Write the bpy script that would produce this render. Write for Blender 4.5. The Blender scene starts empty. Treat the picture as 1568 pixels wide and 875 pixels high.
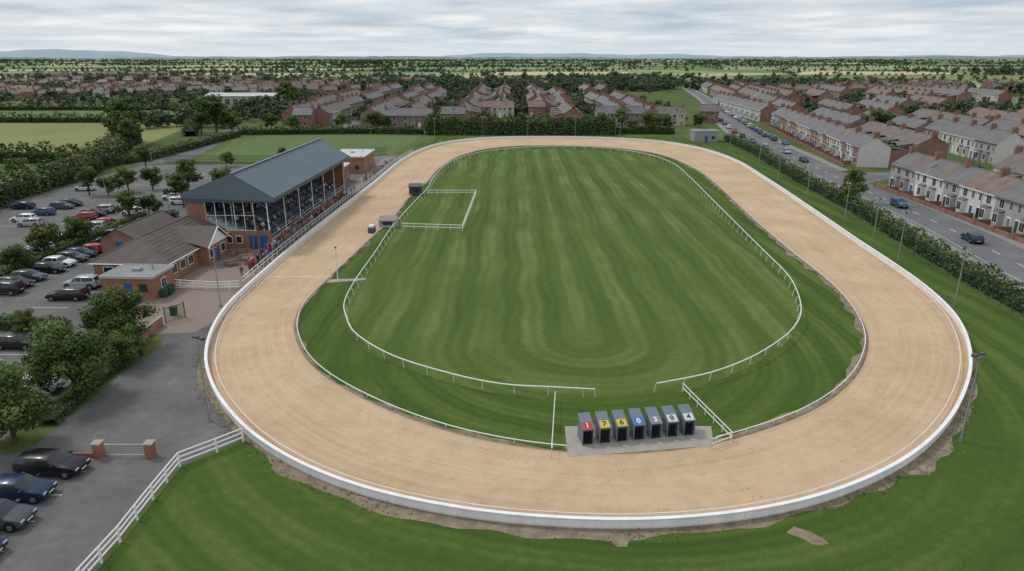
import bpy, bmesh, math, random
import numpy as np
from mathutils import Matrix, Vector
random.seed(7); rng=np.random.default_rng(7)
scene=bpy.context.scene
COL=scene.collection
R=math.radians

# ------------------------------------------------------------ node helpers
class NT:
    def __init__(s,nt): s.nt=nt
    def n(s,t,**kw):
        nd=s.nt.nodes.new(t)
        for k,v in kw.items(): setattr(nd,k,v)
        return nd
    def l(s,a,b): s.nt.links.new(a,b)
    def put(s,sock,v):
        if isinstance(v,(int,float)): sock.default_value=v
        elif isinstance(v,(tuple,list)): sock.default_value=v
        else: s.l(v,sock)
    def m(s,op,a,b=0.0,c=None,clamp=False):
        nd=s.n('ShaderNodeMath',operation=op,use_clamp=clamp)
        s.put(nd.inputs[0],a); s.put(nd.inputs[1],b)
        if c is not None: s.put(nd.inputs[2],c)
        return nd.outputs[0]
    def mix(s,f,a,b,blend='MIX'):
        nd=s.n('ShaderNodeMix',data_type='RGBA',blend_type=blend)
        s.put(nd.inputs[0],f)
        s.put(nd.inputs[6],a+(1,) if isinstance(a,tuple) and len(a)==3 else a)
        s.put(nd.inputs[7],b+(1,) if isinstance(b,tuple) and len(b)==3 else b)
        return nd.outputs[2]
    def noise(s,vec,scale,detail=3,rough=.55):
        nd=s.n('ShaderNodeTexNoise'); nd.inputs['Scale'].default_value=scale
        nd.inputs['Detail'].default_value=detail; nd.inputs['Roughness'].default_value=rough
        if vec is not None: s.l(vec,nd.inputs['Vector'])
        return nd.outputs[0]
    def ramp(s,f,stops):
        nd=s.n('ShaderNodeValToRGB'); e=nd.color_ramp.elements
        while len(e)<len(stops): e.new(.5)
        for i,(p,c) in enumerate(stops):
            e[i].position=p; e[i].color=(c+(1,)) if len(c)==3 else c
        s.put(nd.inputs[0],f); return nd.outputs[0]
    def scalevec(s,vec,sc):
        nd=s.n('ShaderNodeVectorMath',operation='MULTIPLY'); s.l(vec,nd.inputs[0]); nd.inputs[1].default_value=sc
        return nd.outputs[0]
MATS={}
def newmat(name):
    m=bpy.data.materials.new(name); m.use_nodes=True
    nt=NT(m.node_tree); b=m.node_tree.nodes['Principled BSDF']; MATS[name]=m
    return m,nt,b
def lum(c,k): return tuple(min(1,x*k) for x in c)
def M(name,c,rough=.7,var=.2,scale=2.0,metal=0,bump=0,bscale=None,spec=.3,fine=None):
    if name in MATS: return MATS[name]
    m,nt,b=newmat(name)
    g=nt.n('ShaderNodeNewGeometry').outputs['Position']
    n1=nt.noise(g,scale,3,.6)
    n2=nt.noise(g,fine or scale*9,2,.6)
    f=nt.m('ADD',nt.m('MULTIPLY',n1,.65),nt.m('MULTIPLY',n2,.35))
    col=nt.ramp(f,[(.3,lum(c,1-var)),(.7,lum(c,1+var))])
    nt.l(col,b.inputs['Base Color'])
    b.inputs['Roughness'].default_value=rough; b.inputs['Metallic'].default_value=metal
    b.inputs['Specular IOR Level'].default_value=spec
    if bump:
        bn=nt.n('ShaderNodeBump'); bn.inputs['Strength'].default_value=bump; bn.inputs['Distance'].default_value=.05
        nt.l(nt.noise(g,bscale or scale*8,3),bn.inputs['Height']); nt.l(bn.outputs[0],b.inputs['Normal'])
    return m

# ------------------------------------------------------------ mesh builder
class MB:
    def __init__(s): s.v=[];s.f=[];s.m=[];s.mats=[];s.T=None
    def mi(s,mat):
        if mat not in s.mats: s.mats.append(mat)
        return s.mats.index(mat)
    def face(s,pts,mat):
        i=len(s.v)
        if s.T is not None: pts=[tuple(s.T@Vector(p)) for p in pts]
        s.v+=pts; s.f.append(list(range(i,i+len(pts)))); s.m.append(s.mi(mat))
    def mesh(s,pts,faces,mat):
        i=len(s.v)
        if s.T is not None: pts=[tuple(s.T@Vector(p)) for p in pts]
        s.v+=pts; k=s.mi(mat)
        for f in faces: s.f.append([i+a for a in f]); s.m.append(k)
    def box(s,x0,x1,y0,y1,z0,z1,mat):
        s.mesh([(x0,y0,z0),(x1,y0,z0),(x1,y1,z0),(x0,y1,z0),(x0,y0,z1),(x1,y0,z1),(x1,y1,z1),(x0,y1,z1)],
          [(0,3,2,1),(4,5,6,7),(0,1,5,4),(1,2,6,5),(2,3,7,6),(3,0,4,7)],mat)
    def tube(s,p0,p1,r0,r1,mat,n=6,caps=True):
        p0=Vector(p0);p1=Vector(p1);d=(p1-p0)
        if d.length<1e-6: return
        d.normalize(); a=d.orthogonal().normalized(); b=d.cross(a)
        pts=[]
        for p,r in((p0,r0),(p1,r1)):
            for i in range(n):
                t=2*math.pi*i/n+.4; pts.append(tuple(p+a*(r*math.cos(t))+b*(r*math.sin(t))))
        fs=[(i,(i+1)%n,n+(i+1)%n,n+i) for i in range(n)]
        if caps: fs+=[tuple(range(n-1,-1,-1)),tuple(range(n,2*n))]
        s.mesh(pts,fs,mat)
    def ball(s,c,r,mat,sx=1,sy=1,sz=1,n=8,k=6):
        pts=[(c[0],c[1],c[2]-r*sz)]
        for j in range(1,k):
            ph=math.pi*j/k
            for i in range(n):
                t=2*math.pi*i/n
                pts.append((c[0]+r*sx*math.sin(ph)*math.cos(t),c[1]+r*sy*math.sin(ph)*math.sin(t),c[2]-r*sz*math.cos(ph)))
        pts.append((c[0],c[1],c[2]+r*sz)); L=len(pts)-1
        fs=[(0,1+(i+1)%n,1+i) for i in range(n)]
        for j in range(k-2):
            for i in range(n):
                a=1+j*n;fs.append((a+i,a+(i+1)%n,a+n+(i+1)%n,a+n+i))
        a=1+(k-2)*n; fs+=[(a+i,a+(i+1)%n,L) for i in range(n)]
        s.mesh(pts,fs,mat)
    def me(s,name,smooth=False,weld=False):
        me=bpy.data.meshes.new(name); me.from_pydata(s.v,[],s.f)
        for m in s.mats: me.materials.append(m)
        me.polygons.foreach_set('material_index',s.m)
        if weld:
            bm=bmesh.new(); bm.from_mesh(me); bmesh.ops.remove_doubles(bm,verts=bm.verts,dist=.0005)
            bm.to_mesh(me); bm.free(); smooth=True
        if smooth: me.polygons.foreach_set('use_smooth',[True]*len(me.polygons))
        if weld: me.set_sharp_from_angle(angle=R(38))
        me.update(); return me
    def obj(s,name,parent=None,smooth=False,loc=None,rz=0):
        o=bpy.data.objects.new(name,s.me(name,smooth)); COL.objects.link(o)
        if parent: o.parent=parent
        if loc: o.location=loc
        o.rotation_euler[2]=rz
        return o
def empty(name,loc=(0,0,0),rz=0):
    e=bpy.data.objects.new(name,None); COL.objects.link(e); e.location=loc; e.rotation_euler[2]=rz; e.empty_display_size=.2; return e
def put(name,me,loc,rz=0,sc=1):
    o=bpy.data.objects.new(name,me); COL.objects.link(o); o.location=loc; o.rotation_euler[2]=rz
    o.scale=(sc,sc,sc) if isinstance(sc,(int,float)) else sc
    return o
def sheet(name,pts,z,mat):
    b=MB(); b.face([(x,y,z) for x,y in pts],mat)
    me=b.me(name); o=bpy.data.objects.new(name,me); COL.objects.link(o)
    if me.polygons[0].normal.z<0: me.flip_normals()
    return o

# ------------------------------------------------------------ curves
def smooth_curve(P,closed=True,step=1.0):
    P=np.array(P,float); n=len(P); out=[]
    rngi=range(n) if closed else range(n-1)
    for i in rngi:
        if closed: a,b,c,d=P[(i-1)%n],P[i],P[(i+1)%n],P[(i+2)%n]
        else: a,b,c,d=P[max(i-1,0)],P[i],P[i+1],P[min(i+2,n-1)]
        for t in np.linspace(0,1,12,endpoint=False):
            out.append(.5*((2*b)+(-a+c)*t+(2*a-5*b+4*c-d)*t*t+(-a+3*b-3*c+d)*t**3))
    out.append(P[0] if closed else P[-1]); out=np.array(out)
    s=np.r_[0,np.cumsum(np.linalg.norm(np.diff(out,axis=0),axis=1))]
    k=max(3,int(s[-1]/step)); q=np.linspace(0,s[-1],k+1)
    Q=np.c_[np.interp(q,s,out[:,0]),np.interp(q,s,out[:,1])]
    if closed:
        Q=Q[:-1]
        for _ in range(6): Q=(np.roll(Q,1,0)+2*Q+np.roll(Q,-1,0))/4
    return Q
def normals(Q,closed=True):
    if closed: T=np.roll(Q,-1,0)-np.roll(Q,1,0)
    else: T=np.gradient(Q,axis=0)
    T/=np.linalg.norm(T,axis=1)[:,None]+1e-9
    return np.c_[T[:,1],-T[:,0]]
def offset(Q,d,closed=True):
    N=normals(Q,closed); d=np.asarray(d)
    return Q+N*(d[:,None] if d.ndim else d)

outer_pts=[(3.8,255.9),(-11.5,251.7),(-23.1,238),(-29.1,216),(-31.3,191.3),(-31.8,160.3),(-32.7,134.3),(-33.3,113),(-33.5,96.1),(-33.4,84.2),(-33.1,75.7),(-31.8,68.3),(-29.8,61.9),(-27.4,56.9),(-24.5,52.3),(-20.6,47.5),(-16.9,44.1),(-12.9,41.3),(-8.9,39.3),(-4.8,37.9),(-1,37),(3.1,36.5),(7.2,36.3),(11.3,36.6),(15.3,37.3),(19.6,38.6),(23.9,40.6),(28.7,43.6),(33.5,47.7),(38,52.6),(42.8,59),(46.8,66),(49.7,73),(51.8,81.6),(53.2,91.9),(54.6,106.5),(56.4,122.8),(58.7,144.4),(61.1,169.5),(62.9,196),(60.5,221),(52.8,240),(40.9,250),(22.8,255.5)]
inner_pts=[(14.4,234.3),(1.3,232.5),(-9.2,224),(-16.2,205.7),(-19.4,184.2),(-20.3,162),(-21.7,145.9),(-22,123.9),(-23.3,106.5),(-24.2,92.9),(-24.8,84.2),(-25,77.7),(-24.1,71.5),(-22,65.7),(-19.5,61),(-16.4,57.1),(-12.6,53.5),(-8.8,50.5),(-4.3,47.8),(.3,46),(5.2,45),(10,45),(15.2,46.2),(18.7,47.8),(22.6,49.9),(26.6,52.8),(30.4,56.5),(34,61.2),(37.6,67.8),(40.2,76.4),(41.7,86.9),(42.4,101.8),(44.2,125.5),(46.8,151.9),(48.5,179.7),(46.4,205.7),(40.4,220.7),(29.3,230.8)]
OUT=smooth_curve(outer_pts); INN=smooth_curve(inner_pts)

# ------------------------------------------------------------ materials
WHITE=M('white_paint',(.80,.80,.78),.45,.06,1.5)
CONC=M('concrete',(.36,.33,.29),.85,.2,1.5,bump=.2)
SLATE=M('slate_tiles',(.15,.143,.147),.6,.3,.5,fine=9)
SLATE2=M('brown_tiles',(.165,.14,.128),.75,.3,.5,fine=9)
SLATE3=M('red_tiles',(.20,.14,.12),.75,.3,.5,fine=9)
CLUBT=M('clubhouse_tiles',(.125,.105,.095),.75,.25,.7,fine=7)
BRICK=M('red_brick',(.26,.14,.108),.85,.3,.7,fine=14)
BRICK1=M('orange_red_brick',(.30,.145,.09),.85,.28,.8,fine=14)
BRICK2=M('brown_brick',(.24,.175,.145),.85,.3,.7,fine=14)
REND=M('white_render',(.60,.58,.55),.8,.1,.8)
REND2=M('cream_render',(.5,.46,.39),.8,.12,.8)
REND3=M('grey_render',(.36,.35,.33),.8,.12,.8)
STEEL=M('galvanised_steel',(.33,.35,.36),.45,.1,3,metal=.5)
GREYBLUE=M('roof_cladding',(.15,.19,.22),.5,.12,.25,metal=.1,fine=2)
GREYDK=M('dark_cladding',(.07,.095,.115),.5,.12,.4)
BLACK=M('black_rubber',(.015,.015,.016),.7,.1,3)
DARK=M('dark_interior',(.012,.013,.015),.9,.1,3)
SEAT=M('seat_plastic',(.06,.075,.11),.5,.2,1)
TRUNK=M('bark',(.09,.065,.045),.9,.3,3)
WOOD=M('weathered_wood',(.2,.13,.08),.8,.25,3)
GREENP=M('green_paint',(.03,.08,.05),.6,.15,3)
BLUEP=M('blue_paint',(.03,.10,.28),.5,.1,3)
FLAT=M('flat_roof_membrane',(.25,.245,.24),.8,.22,.5,fine=4)
TRIMG=M('grey_trim',(.4,.4,.39),.6,.1,2)
def glassmat():
    m,nt,b=newmat('window_glass'); b.inputs['Base Color'].default_value=(.03,.035,.04,1); b.inputs['Roughness'].default_value=.1
    b.inputs['Specular IOR Level'].default_value=.5; return m
GLASS=glassmat()
def asphmat(name,base):
    m,nt,b=newmat(name)
    g=nt.n('ShaderNodeNewGeometry').outputs['Position']
    f=nt.m('ADD',nt.m('MULTIPLY',nt.noise(g,.11,5,.6),.55),nt.m('ADD',nt.m('MULTIPLY',nt.noise(g,1.1,4,.65),.3),nt.m('MULTIPLY',nt.noise(g,14,2,.6),.15)))
    col=nt.ramp(f,[(.36,lum(base,.74)),(.5,base),(.62,lum(base,1.25))])
    st=nt.noise(g,.45,5,.7); st=nt.m('MULTIPLY',nt.m('SUBTRACT',st,.58),6,clamp=True)
    col=nt.mix(nt.m('MULTIPLY',st,.35),col,lum(base,.55))
    pale=nt.m('MULTIPLY',nt.m('SUBTRACT',nt.noise(g,.22,4,.6),.6),7,clamp=True)
    col=nt.mix(nt.m('MULTIPLY',pale,.35),col,(.27,.24,.2))
    nt.l(col,b.inputs['Base Color']); b.inputs['Roughness'].default_value=.88; b.inputs['Specular IOR Level'].default_value=.25
    bn=nt.n('ShaderNodeBump'); bn.inputs['Strength'].default_value=.2; bn.inputs['Distance'].default_value=.03
    nt.l(nt.noise(g,18,2),bn.inputs['Height']); nt.l(bn.outputs[0],b.inputs['Normal']); return m
ASPH=asphmat('asphalt',(.14,.135,.132))
ROADM=asphmat('road_asphalt',(.15,.15,.155))
PAVE=M('pavement',(.25,.24,.23),.85,.15,.5,fine=3)
LINE=M('road_marking',(.6,.6,.58),.7,.2,2)
DIRT=M('dirt',(.235,.185,.13),.95,.5,.9,fine=7,bump=.5,bscale=6)
def brickpave():
    m,nt,b=newmat('block_paving')
    g=nt.n('ShaderNodeNewGeometry').outputs['Position']
    bt=nt.n('ShaderNodeTexBrick'); nt.l(g,bt.inputs['Vector']); bt.inputs['Scale'].default_value=2.2
    bt.inputs['Color1'].default_value=(.27,.175,.145,1); bt.inputs['Color2'].default_value=(.22,.15,.125,1); bt.inputs['Mortar'].default_value=(.16,.12,.1,1)
    c=nt.mix(nt.m('MULTIPLY',nt.noise(g,.35,5),.9),bt.outputs[0],(.25,.2,.17))
    nt.l(c,b.inputs['Base Color']); b.inputs['Roughness'].default_value=.85; return m
PATIO=brickpave()
def grassmat(name,dark,mid,light,amp=.2,period=4.0,cx=7.5,cy=66,k1=.55,k2=.45,k3=.5,ks=.45,f0=.12):
    m,nt,b=newmat(name)
    g=nt.n('ShaderNodeNewGeometry').outputs['Position']
    sp=nt.n('ShaderNodeSeparateXYZ'); nt.l(g,sp.inputs[0])
    wob=nt.noise(g,.05,2); wob2=nt.noise(g,.5,2)
    dx=nt.m('SUBTRACT',sp.outputs[0],cx); dy=nt.m('MINIMUM',nt.m('SUBTRACT',sp.outputs[1],cy),0.0)
    d=nt.m('SQRT',nt.m('ADD',nt.m('MULTIPLY',dx,dx),nt.m('MULTIPLY',dy,dy)))
    d=nt.m('ADD',d,nt.m('MULTIPLY',wob,3.0)); d=nt.m('ADD',d,nt.m('MULTIPLY',wob2,.4))
    s1=nt.m('SINE',nt.m('MULTIPLY',d,2*math.pi/period))
    s1=nt.m('MULTIPLY',s1,1.8); s1=nt.m('MAXIMUM',nt.m('MINIMUM',s1,1.0),-1.0)
    s2=nt.m('SINE',nt.m('MULTIPLY',d,2*math.pi/(period*.27)))
    fade=nt.noise(g,.035,3)
    fade=nt.m('ADD',f0,nt.m('MULTIPLY',nt.m('SUBTRACT',fade,.36),3.0,clamp=True))
    st=nt.m('MULTIPLY',nt.m('ADD',nt.m('MULTIPLY',s1,amp),nt.m('MULTIPLY',s2,amp*.5)),fade)
    cbv=nt.n('ShaderNodeCombineXYZ'); nt.l(d,cbv.inputs[0]); nt.l(nt.m('MULTIPLY',sp.outputs[1],.10),cbv.inputs[1])
    ns=nt.noise(cbv.outputs[0],.45,5,.6)
    n1=nt.noise(g,.07,4,.55); n2=nt.noise(g,1.3,3,.65); n3=nt.noise(g,8,2,.7)
    f=nt.m('ADD',.5,st)
    for nn,k in((n1,k1),(n2,k2),(n3,k3),(ns,ks)):
        f=nt.m('ADD',f,nt.m('MULTIPLY',nt.m('SUBTRACT',nn,.5),k))
    col=nt.ramp(f,[(.12,dark),(.5,mid),(.9,light)])
    nt.l(col,b.inputs['Base Color']); b.inputs['Roughness'].default_value=.9; b.inputs['Specular IOR Level'].default_value=.1
    bn=nt.n('ShaderNodeBump'); bn.inputs['Strength'].default_value=.35; bn.inputs['Distance'].default_value=.06
    nt.l(n3,bn.inputs['Height']); nt.l(bn.outputs[0],b.inputs['Normal'])
    return m
LAWN=grassmat('lawn_grass',(.036,.070,.013),(.064,.112,.019),(.13,.165,.04),amp=.15,period=3.4,f0=.2)
INF=grassmat('infield_grass',(.048,.084,.016),(.088,.138,.028),(.17,.195,.066),amp=.17,period=5.4,k1=.4,k2=.4,ks=.6,f0=.25)
VERGE=grassmat('verge_grass',(.06,.09,.025),(.10,.14,.04),(.18,.19,.08),amp=.03,period=9)
FIELD1=M('field_pasture',(.20,.215,.065),.95,.2,.02,fine=.3)
FIELD2=M('field_green',(.10,.155,.04),.95,.2,.02,fine=.3)
FIELD3=M('field_ripe_crop',(.50,.42,.23),.95,.12,.01,fine=.2)
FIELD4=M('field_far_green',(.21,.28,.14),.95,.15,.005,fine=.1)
def sandmat():
    m,nt,b=newmat('track_sand')
    uv=nt.n('ShaderNodeUVMap').outputs[0]
    g=nt.n('ShaderNodeNewGeometry').outputs['Position']
    st=nt.noise(nt.scalevec(uv,(.03,22,1)),1,3,.5)
    st2=nt.noise(nt.scalevec(uv,(.05,75,1)),1,2,.5)
    big=nt.noise(g,.11,4,.6); med=nt.noise(g,.8,4,.6); fine=nt.noise(g,5,3,.7)
    f=nt.m('ADD',nt.m('MULTIPLY',st,.20),nt.m('MULTIPLY',st2,.10)); f=nt.m('ADD',f,nt.m('MULTIPLY',big,.38)); f=nt.m('ADD',f,nt.m('MULTIPLY',fine,.18)); f=nt.m('ADD',f,nt.m('MULTIPLY',med,.22))
    col=nt.ramp(f,[(.42,(.44,.305,.185)),(.55,(.545,.39,.247)),(.70,(.64,.48,.325))])
    vo=nt.n('ShaderNodeTexVoronoi'); nt.l(g,vo.inputs['Vector']); vo.inputs['Scale'].default_value=2.3
    spots=nt.m('MULTIPLY',nt.m('SUBTRACT',.25,vo.outputs['Distance']),9,clamp=True)
    mask=nt.m('ADD',nt.noise(g,.35,4,.65),nt.m('MULTIPLY',nt.noise(nt.scalevec(uv,(.02,7,1)),1,1),.6))
    mask=nt.m('MULTIPLY',nt.m('SUBTRACT',mask,.81),9,clamp=True)
    sm=nt.m('MULTIPLY',spots,mask)
    col=nt.mix(nt.m('MULTIPLY',sm,.55),col,(.27,.18,.105))
    su=nt.n('ShaderNodeSeparateXYZ'); nt.l(uv,su.inputs[0])
    ed=nt.m('MULTIPLY',nt.m('SUBTRACT',nt.m('ADD',su.outputs[1],nt.m('MULTIPLY',nt.noise(g,.6,3),.10)),.98),14,clamp=True)
    col=nt.mix(nt.m('MULTIPLY',ed,.4),col,(.36,.25,.16))
    nt.l(col,b.inputs['Base Color']); b.inputs['Roughness'].default_value=.95; b.inputs['Specular IOR Level'].default_value=.1
    h=nt.m('SUBTRACT',nt.m('ADD',fine,nt.m('MULTIPLY',st2,.7)),sm)
    bn=nt.n('ShaderNodeBump'); bn.inputs['Strength'].default_value=.35; bn.inputs['Distance'].default_value=.04
    nt.l(h,bn.inputs['Height']); nt.l(bn.outputs[0],b.inputs['Normal'])
    return m
SAND=sandmat()
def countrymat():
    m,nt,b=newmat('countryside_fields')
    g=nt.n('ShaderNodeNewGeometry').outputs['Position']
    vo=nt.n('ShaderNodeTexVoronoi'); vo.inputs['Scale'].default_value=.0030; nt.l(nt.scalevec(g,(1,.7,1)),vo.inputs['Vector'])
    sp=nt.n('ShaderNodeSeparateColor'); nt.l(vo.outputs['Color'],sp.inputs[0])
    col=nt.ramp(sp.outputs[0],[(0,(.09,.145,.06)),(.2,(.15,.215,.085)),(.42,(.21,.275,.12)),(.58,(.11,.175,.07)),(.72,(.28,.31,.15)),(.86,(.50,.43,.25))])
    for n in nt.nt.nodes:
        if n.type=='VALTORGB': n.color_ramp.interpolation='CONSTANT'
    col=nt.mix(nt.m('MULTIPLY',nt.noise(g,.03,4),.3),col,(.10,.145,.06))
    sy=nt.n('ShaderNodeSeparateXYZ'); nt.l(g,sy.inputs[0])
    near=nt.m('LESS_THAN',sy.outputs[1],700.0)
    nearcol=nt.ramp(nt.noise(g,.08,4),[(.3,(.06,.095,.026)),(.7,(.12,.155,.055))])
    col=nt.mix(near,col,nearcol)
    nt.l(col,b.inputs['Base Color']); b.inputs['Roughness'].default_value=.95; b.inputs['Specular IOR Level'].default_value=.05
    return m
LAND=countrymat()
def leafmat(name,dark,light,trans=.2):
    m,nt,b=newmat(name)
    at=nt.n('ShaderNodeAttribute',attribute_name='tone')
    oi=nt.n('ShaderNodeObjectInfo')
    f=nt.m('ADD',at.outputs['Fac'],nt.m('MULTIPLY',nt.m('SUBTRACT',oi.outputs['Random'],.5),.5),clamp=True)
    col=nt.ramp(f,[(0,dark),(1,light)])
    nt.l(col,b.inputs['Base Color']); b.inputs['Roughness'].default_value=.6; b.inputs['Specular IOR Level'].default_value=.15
    if trans:
        tr=nt.n('ShaderNodeBsdfTranslucent'); nt.l(col,tr.inputs[0])
        mx=nt.n('ShaderNodeMixShader'); mx.inputs[0].default_value=trans
        out=[n for n in nt.nt.nodes if n.type=='OUTPUT_MATERIAL'][0]
        nt.l(b.outputs[0],mx.inputs[1]); nt.l(tr.outputs[0],mx.inputs[2]); nt.l(mx.outputs[0],out.inputs[0])
    return m
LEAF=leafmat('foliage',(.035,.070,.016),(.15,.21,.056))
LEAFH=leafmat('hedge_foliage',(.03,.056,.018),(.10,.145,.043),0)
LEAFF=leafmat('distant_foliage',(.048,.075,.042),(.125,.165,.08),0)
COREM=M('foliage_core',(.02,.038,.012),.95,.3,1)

# ------------------------------------------------------------ world / light / camera
w=bpy.data.worlds.new('World'); scene.world=w; w.use_nodes=True
nt=NT(w.node_tree); bg=w.node_tree.nodes['Background']
sky=nt.n('ShaderNodeTexSky',sky_type='NISHITA'); sky.sun_disc=False
SUN_EL,SUN_AZ=R(52),R(-60)
sky.sun_elevation=SUN_EL; sky.sun_rotation=SUN_AZ
tc=nt.n('ShaderNodeTexCoord').outputs['Generated']
sp=nt.n('ShaderNodeSeparateXYZ'); nt.l(tc,sp.inputs[0])
zz=nt.m('ADD',nt.m('MAXIMUM',sp.outputs[2],0.0),.06)
cx=nt.m('DIVIDE',sp.outputs[0],zz); cy=nt.m('DIVIDE',sp.outputs[1],zz)
cb=nt.n('ShaderNodeCombineXYZ'); nt.l(cx,cb.inputs[0]); nt.l(cy,cb.inputs[1])
c1=nt.noise(cb.outputs[0],.75,8,.56); c2=nt.noise(cb.outputs[0],.25,3,.5)
f=nt.m('ADD',nt.m('MULTIPLY',c1,.6),nt.m('MULTIPLY',c2,.4))
cl=nt.ramp(f,[(.38,(4.6,5.5,6.5)),(.46,(6.0,6.7,7.4)),(.535,(7.4,7.8,8.2)),(.61,(9.2,9.3,9.4))])
hz=nt.m('SUBTRACT',1.0,nt.m('MULTIPLY',sp.outputs[2],26.0),clamp=True)
cl=nt.mix(nt.m('MULTIPLY',hz,.8),cl,(7.0,7.8,8.5))
skyc=nt.mix(.92,sky.outputs[0],cl)
nt.l(skyc,bg.inputs[0]); bg.inputs[1].default_value=.102
ld=bpy.data.lights.new('sun','SUN'); ld.energy=1.5; ld.angle=R(10); ld.color=(1,.96,.9); ld.energy=1.5
so=bpy.data.objects.new('sun',ld); COL.objects.link(so)
sd=Vector((math.sin(SUN_AZ)*math.cos(SUN_EL),math.cos(SUN_AZ)*math.cos(SUN_EL),math.sin(SUN_EL)))
so.rotation_euler=sd.to_track_quat('Z','Y').to_euler(); so.location=(0,0,80)
cd=bpy.data.cameras.new('camera'); cam=bpy.data.objects.new('camera',cd); COL.objects.link(cam)
cd.sensor_width=36; cd.lens=24.31; cd.clip_end=60000; cd.clip_start=.5
cam.location=(0,0,28); cam.rotation_euler=(R(90-18.26),0,0); scene.camera=cam
vs=scene.view_settings; vs.view_transform='Standard'; vs.look='None'; vs.exposure=0; vs.gamma=1

# ------------------------------------------------------------ ground sheets
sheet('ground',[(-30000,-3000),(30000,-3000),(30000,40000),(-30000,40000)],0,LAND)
sheet('car_park',[(-120,5),(-24.1,5),(-24.1,43.2),(-20.7,47),(-26,56),(-30.5,66),(-32,75),(-32,205),(-36,212),(-60,192),(-100.7,190),(-104,139),(-125,100)],.012,ASPH)
sheet('lawn',[(-24,2),(-23.8,43.2),(-20.4,47.3),(-27,60),(-30,75),(-30,200),(-28,262),(63,262),(74,250),(73,214),(66.5,162),(63.5,129.5),(60,99.6),(58,84),(57,72),(55,2)],.024,LAWN)
sheet('verge',[(55,2),(57,72),(58,84),(60,99.6),(63.5,129.5),(66.5,162),(73,214),(74,250),(63,262),(-28,262),(-36,212),(-100,196),(-104,268),(-60,276),(96,290),(86,240),(76,171),(71,118),(66,84),(63,2)],.008,VERGE)
sheet('training_pitch',[(-93,197),(-62,195),(-37,213),(-34,264),(-93,266)],.016,FIELD2)
sheet('planting_bed',[(-39.5,44.5),(-36.3,45.2),(-36.2,52),(-36.4,58),(-35.8,65),(-37.5,69),(-42,68.5),(-41.5,62),(-39.8,58),(-38.9,52)],.020,VERGE)
sheet('pasture_field',[(-300,196),(-116,200),(-137,300),(-152,316),(-330,316)],.02,FIELD1)
sheet('pasture_field',[(-460,336),(-160,334),(-190,400),(-250,450),(-640,480)],.02,FIELD2)
sheet('pasture_field',[(-620,500),(-330,455),(-300,490),(-420,560)],.024,FIELD1)
def ring(name,A,B,z,mat):
    n=len(A); idx=[int(np.argmin(((B-p)**2).sum(1))) for p in A]
    v=[];s=0;L=[0]
    for i in range(1,n+1): s+=float(np.linalg.norm(A[i%n]-A[i-1])); L.append(s)
    K=5
    for i in range(n):
        for k in range(K+1):
            t=k/K; p=A[i]*(1-t)+B[idx[i]]*t; v.append((p[0],p[1],z))
    f=[];uvl=[]
    for i in range(n):
        j=(i+1)%n
        for k in range(K):
            f.append((i*(K+1)+k,j*(K+1)+k,j*(K+1)+k+1,i*(K+1)+k+1))
            uvl+=[(L[i],k/K),(L[i+1],k/K),(L[i+1],(k+1)/K),(L[i],(k+1)/K)]
    me=bpy.data.meshes.new(name); me.from_pydata(v,[],f); me.materials.append(mat)
    uv=me.uv_layers.new(name='UVMap'); uv.data.foreach_set('uv',np.array(uvl,'f').ravel())
    me.update(); o=bpy.data.objects.new(name,me); COL.objects.link(o)
    if me.polygons[0].normal.z<0: me.flip_normals()
    return o
def wobble(n,amp,seed,k0=5,k=50):
    r=np.random.default_rng(seed); t=np.arange(n)/n*2*math.pi; o=np.zeros(n)
    for i in range(k0,k): o+=r.normal()*np.sin(i*3*t+r.uniform(0,6.3))/math.sqrt(i)
    return amp*o/(o.std()+1e-6)
ring('sand_track',OUT,INN,.036,SAND)
n=len(OUT); near=np.exp(-((OUT[:,1]-40)/22)**2)
dw=np.clip(.35+.65*near+wobble(n,.28,3)+wobble(n,.15,4,2,8),.12,1.8)
ring('dirt_strip',offset(OUT,dw),OUT,.030,DIRT)
n=len(INN)
ring('dirt_strip',offset(INN,.12),offset(INN,-np.clip(.35+wobble(n,.22,5)+.35*(INN[:,0]>20),.05,1.3)),.040,DIRT)
rail_raw=[(12.6,54.5),(17.7,56.6),(22.2,59.7),(26,63.3),(29.2,67.1),(32.1,72),(34.4,78.7),(36.1,86.6),(37,97.8),(38.3,114.5),(40.1,137.2),(42.3,165.3),(43.2,186.8),(39.6,205.3),(29.9,219.2),(15.9,224.2),(3.3,220.9),(-8.7,211.3),(-16.7,189.3),(-18.6,165.3),(-18.3,149.6),(-19,138.6),(-20.1,114.5),(-20,97.8),(-20,84.3),(-19.5,75.9),(-18.2,71),(-16,65.9),(-11.4,60.5),(-5.5,56.5),(-.8,54.4),(3.7,53.8),(7.1,53.4)]
RAIL=smooth_curve(rail_raw,False,1.0)
infl=[tuple(p) for p in RAIL[::2]]
b=MB(); b.face([(x,y,.032) for x,y in infl],INF); o=b.obj('infield')
if o.data.polygons[0].normal.z<0: o.data.flip_normals()

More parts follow.
